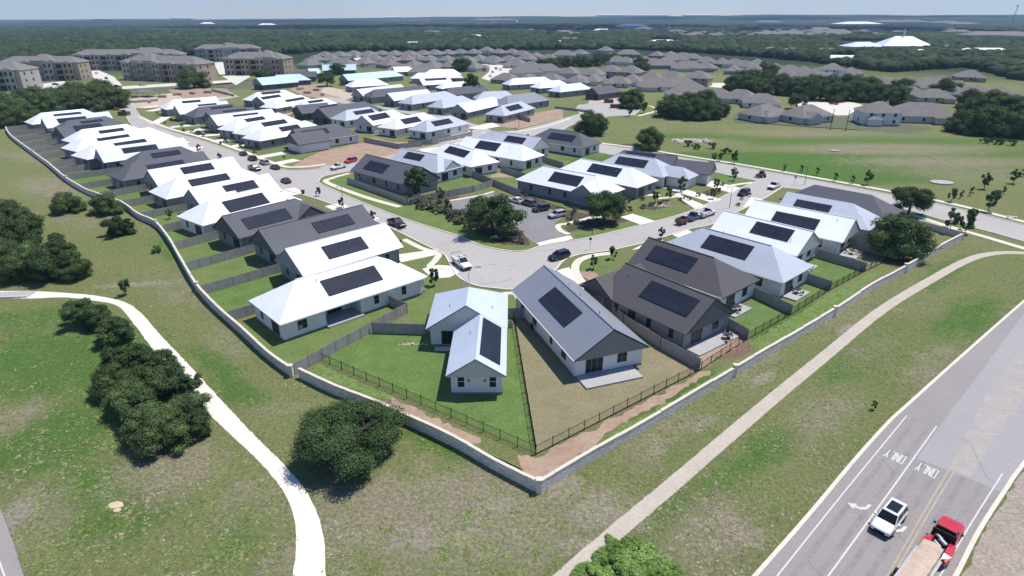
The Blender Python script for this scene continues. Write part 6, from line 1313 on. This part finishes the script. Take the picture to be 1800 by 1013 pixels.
# ------------------------------------------------------------ church, far roofs, tower and haze
def big_roof(px, py, L, W, ze, pt, rz, col, wall, label, e=('h', 'h'), name='hall', cat='building', group=None, tz=0):
    a = P(px, py, 0); r = thing(name, (a.x, a.y, float(terrain_z(np.array(a.x), np.array(a.y)))), R(rz), label, cat, group); rb = MB(); wb = MB(); roof_block(rb, -L / 2, L / 2, -W / 2, W / 2, *e, ze, pt); wall_block(wb, -L / 2, L / 2, -W / 2, W / 2, *e, ze, pt); rb.build('roof', [RM[col] if col in RM else col, M_trim, WM['s']], r); wb.build('wall', [WM[wall], M_found, WM[wall]], r); return r
ch = big_roof(1583, 88, 66, 44, 6, .55, -8, 'P', 'w', 'large steep white-roofed church with a spire', ('h', 'h'), 'church', 'church')
m = MB(); m.tube((0, 0, 16), (0, 0, 22), 1.2, .9, 8); m.tube((0, 0, 22), (0, 0, 32), .9, .05, 8); m.build('spire', WM['w'], ch)
big_roof(1514, 88, 52, 32, 5, .35, 4, 'P', 'w', 'low white hipped hall left of the church', name='church_hall'); big_roof(1541, 86, 26, 18, 5, .3, 0, 'P', 'w', 'small white roof joining the hall to the church', name='church_hall')
big_roof(1480, 108, 38, 17, 3.5, .32, -16, 'W', 's', 'bright white flat hip roof before the church woods', name='white_hall'); big_roof(1166, 76, 60, 36, 3, .16, 0, 'W', 's', 'low white domed roof alone in the central woods', name='white_hall')
big_roof(1750, 71, 130, 45, 10, .28, -4, 'H', 's', 'long tan-roofed institutional building at the far right', name='institution_hall'); big_roof(1815, 73, 90, 40, 10, .28, 10, 'H', 's', 'end wing of the institutional building cut by the right edge', name='institution_hall')
it = []
rs = random.Random(12)
for x, y, L, c in ((727, 84, 40, 'W'), (541, 66, 40, 'H'), (500, 68, 40, 'H'), (548, 66, 34, 'H'), (834, 69, 44, 'W'), (825, 77, 40, 'H'), (760, 62, 60, 'H'), (743, 67, 26, 'H'), (1002, 76, 50, 'H'), (980, 79, 24, 'W'), (919, 76, 36, 'W'), (990, 61, 60, 'H'), (1010, 63, 40, 'H'), (1058, 58, 60, 'W'), (1110, 52, 110, 'W'), (1125, 54, 80, 'H'), (1150, 53, 90, 'H'),
                  (1188, 60, 60, 'H'), (1258, 67, 50, 'H'), (1220, 66, 50, 'H'), (1340, 66, 70, 'H'), (1352, 63, 60, 'H'), (1505, 47, 190, 'W'), (1375, 55, 120, 'H'), (1410, 60, 90, 'H'), (1440, 57, 90, 'H'), (1470, 61, 80, 'H'), (1390, 63, 70, 'H'), (1532, 60, 90, 'H'), (1665, 90, 34, 'H'), (1610, 97, 26, 'W'), (1710, 97, 40, 'W'), (1740, 98, 44, 'W'), (1360, 93, 30, 'H'), (1395, 96, 36, 'H'), (1418, 99, 30, 'H'), (1450, 96, 34, 'H'),
                  (860, 34, 330, 'W'), (870, 40, 300, 'H'), (555, 33, 300, 'W'), (470, 47, 90, 'W'), (1075, 31, 420, 'W'), (1140, 33, 520, 'W'), (1230, 34, 420, 'W'), (1290, 33, 300, 'W'), (1400, 33, 480, 'W'), (1350, 43, 150, 'H'), (180, 38, 150, 'H'), (365, 43, 70, 'W'), (320, 33, 260, 'W'), (1600, 44, 160, 'H'), (1660, 45, 140, 'H'), (1560, 44, 160, 'H'), (1690, 47, 120, 'H'), (690, 34, 200, 'W'), (1620, 60, 80, 'H'), (1680, 62, 80, 'H'), (1580, 62, 60, 'H')):
    hh = 4 if L < 100 else 12; yy = y
    o = big_roof(x, max(y, 33.5), L, min(L * .55, 90), hh, .2 if L > 100 else .4, rs.uniform(-15, 15), c, 's', '', name='far_building', group='far roofs in the woods'); it.append((x, o, ('white' if c == 'W' else 'grey-brown') + (' warehouse' if L > 100 else ' roof')))
order(it, 'distant {d}, {o} of the far buildings in the woods')
it = []; rs = random.Random(31)
for (x0, x1, y0, y1, k) in ((1340, 1560, 57, 66, 34), (1180, 1335, 59, 68, 14), (930, 1070, 47, 57, 16), (1565, 1700, 54, 61, 12), (1075, 1180, 46, 55, 10), (700, 900, 36, 46, 12)):
    for i in range(k):
        x = x0 + (x1 - x0) * (i + rs.random() * .7) / k; y = rs.uniform(y0, y1); L = rs.uniform(17, 26) * (1.4 if y < 50 else 1.15)
        it.append((x, big_roof(x, y, L, L * .7, 4, .5, rs.uniform(-30, 30), 'H', 's', '', name='far_house', cat='house', group='tiny far suburb roofs'), 'tiny far grey-roofed house'))
order(it, '{d}, {o} of the far suburb houses')
sheet('far_lake', [[Vector((q.x, q.y)) for q in (P(-80, 52.5), P(100, 51.5), P(240, 50.5), P(297, 47), P(270, 45.8), P(160, 48.6), P(-80, 49.5))]], mat('far_pale_field', (.42, .40, .40), .9, .05, .01, coord='World'), 1.0)
sheet('clearing', [[Vector((q.x, q.y)) for q in pl] for pl in ([P(1555, 51), P(1680, 53), P(1690, 50.5), P(1560, 48.5)], [P(1350, 46), P(1450, 47), P(1450, 45.5), P(1350, 44.5)], [P(940, 62), P(1030, 65), P(1020, 60), P(960, 58)])], mat('red_clearing', (.42, .29, .23), .95, .15, .02, coord='World'), 1.2)
a = P(1778, 45); tw = thing('radio_tower', (a.x, a.y, 0), 0, 'thin radio tower on the horizon at far right', 'tower'); m = MB()
for k in range(3):
    t = 2 * math.pi * k / 3; m.tube((math.cos(t) * 5, math.sin(t) * 5, 0), (math.cos(t) * 1.6 + 2, math.sin(t) * 1.6, 84), .5, .4, 4)
for z in range(6, 84, 6): m.box(-1.6 - (84 - z) / 28, 1.6 + (84 - z) / 28 + z / 60, -.3, .3, z, z + .5)
m.build('mast', M_iron, tw); m = MB(); m.tube((2, 0, 84), (2, 0, 88), 5, 5, 12); m.build('platform', M_iron, tw)

# fair-weather clouds above the picture; their shadows darken bands of the far woods
def cloud(cx, cy, rx, ry, seed, label):
    rs = np.random.RandomState(seed); iv, f0 = ICO; mb = MB(); z0 = 1400; ox, oy = math.cos(R(SUN_AZ)) * z0 / math.tan(R(SUN_EL)), math.sin(R(SUN_AZ)) * z0 / math.tan(R(SUN_EL))
    for i in range(46):
        t = rs.rand() * 6.28; q = math.sqrt(rs.rand()); c = (cx + ox + math.cos(t) * q * rx, cy + oy + math.sin(t) * q * ry, z0 + rs.rand() * 120); sr = rs.uniform(.16, .34) * ry * (1.2 - .5 * q); k = len(mb.v)
        v = iv * sr * rs.uniform(.8, 1.2, (len(iv), 1)) * np.array([1.5, 1, .45]); mb.v += [(p[0] + c[0], p[1] + c[1], p[2] + c[2]) for p in v]; mb.f += [tuple(int(u) + k for u in f) for f in f0]; mb.m += [0] * len(f0)
    o = mb.build('cloud', mat('cloud_white', (.8, .8, .8), 1, .02, .001), None, True); o['kind'] = 'stuff'; o['label'] = label
cloud(150, 2450, 1300, 520, 1, 'broad cloud over the middle woods'); cloud(1150, 1950, 420, 260, 2, 'smaller cloud right of centre over the woods'); cloud(-2500, 5200, 1900, 900, 3, 'distant cloud over the left hills'); cloud(2600, 5600, 1500, 700, 4, 'distant cloud over the right hills')
hb = MB(); hb.box(-9800, 9800, -400, RMAX + 300, -40, 420)
m = bpy.data.materials.new('air_haze'); m.use_nodes = True; n = m.node_tree.nodes; n.remove(n['Principled BSDF'])
pv = n.new('ShaderNodeVolumePrincipled'); pv.inputs['Color'].default_value = (.50, .70, .96, 1); pv.inputs['Density'].default_value = HAZE = .000095; pv.inputs['Anisotropy'].default_value = 0
m.node_tree.links.new(pv.outputs[0], n['Material Output'].inputs['Volume'])
hz = hb.build('haze', m); hz['kind'] = 'stuff'; hz['label'] = 'thin blue haze over the far woods'
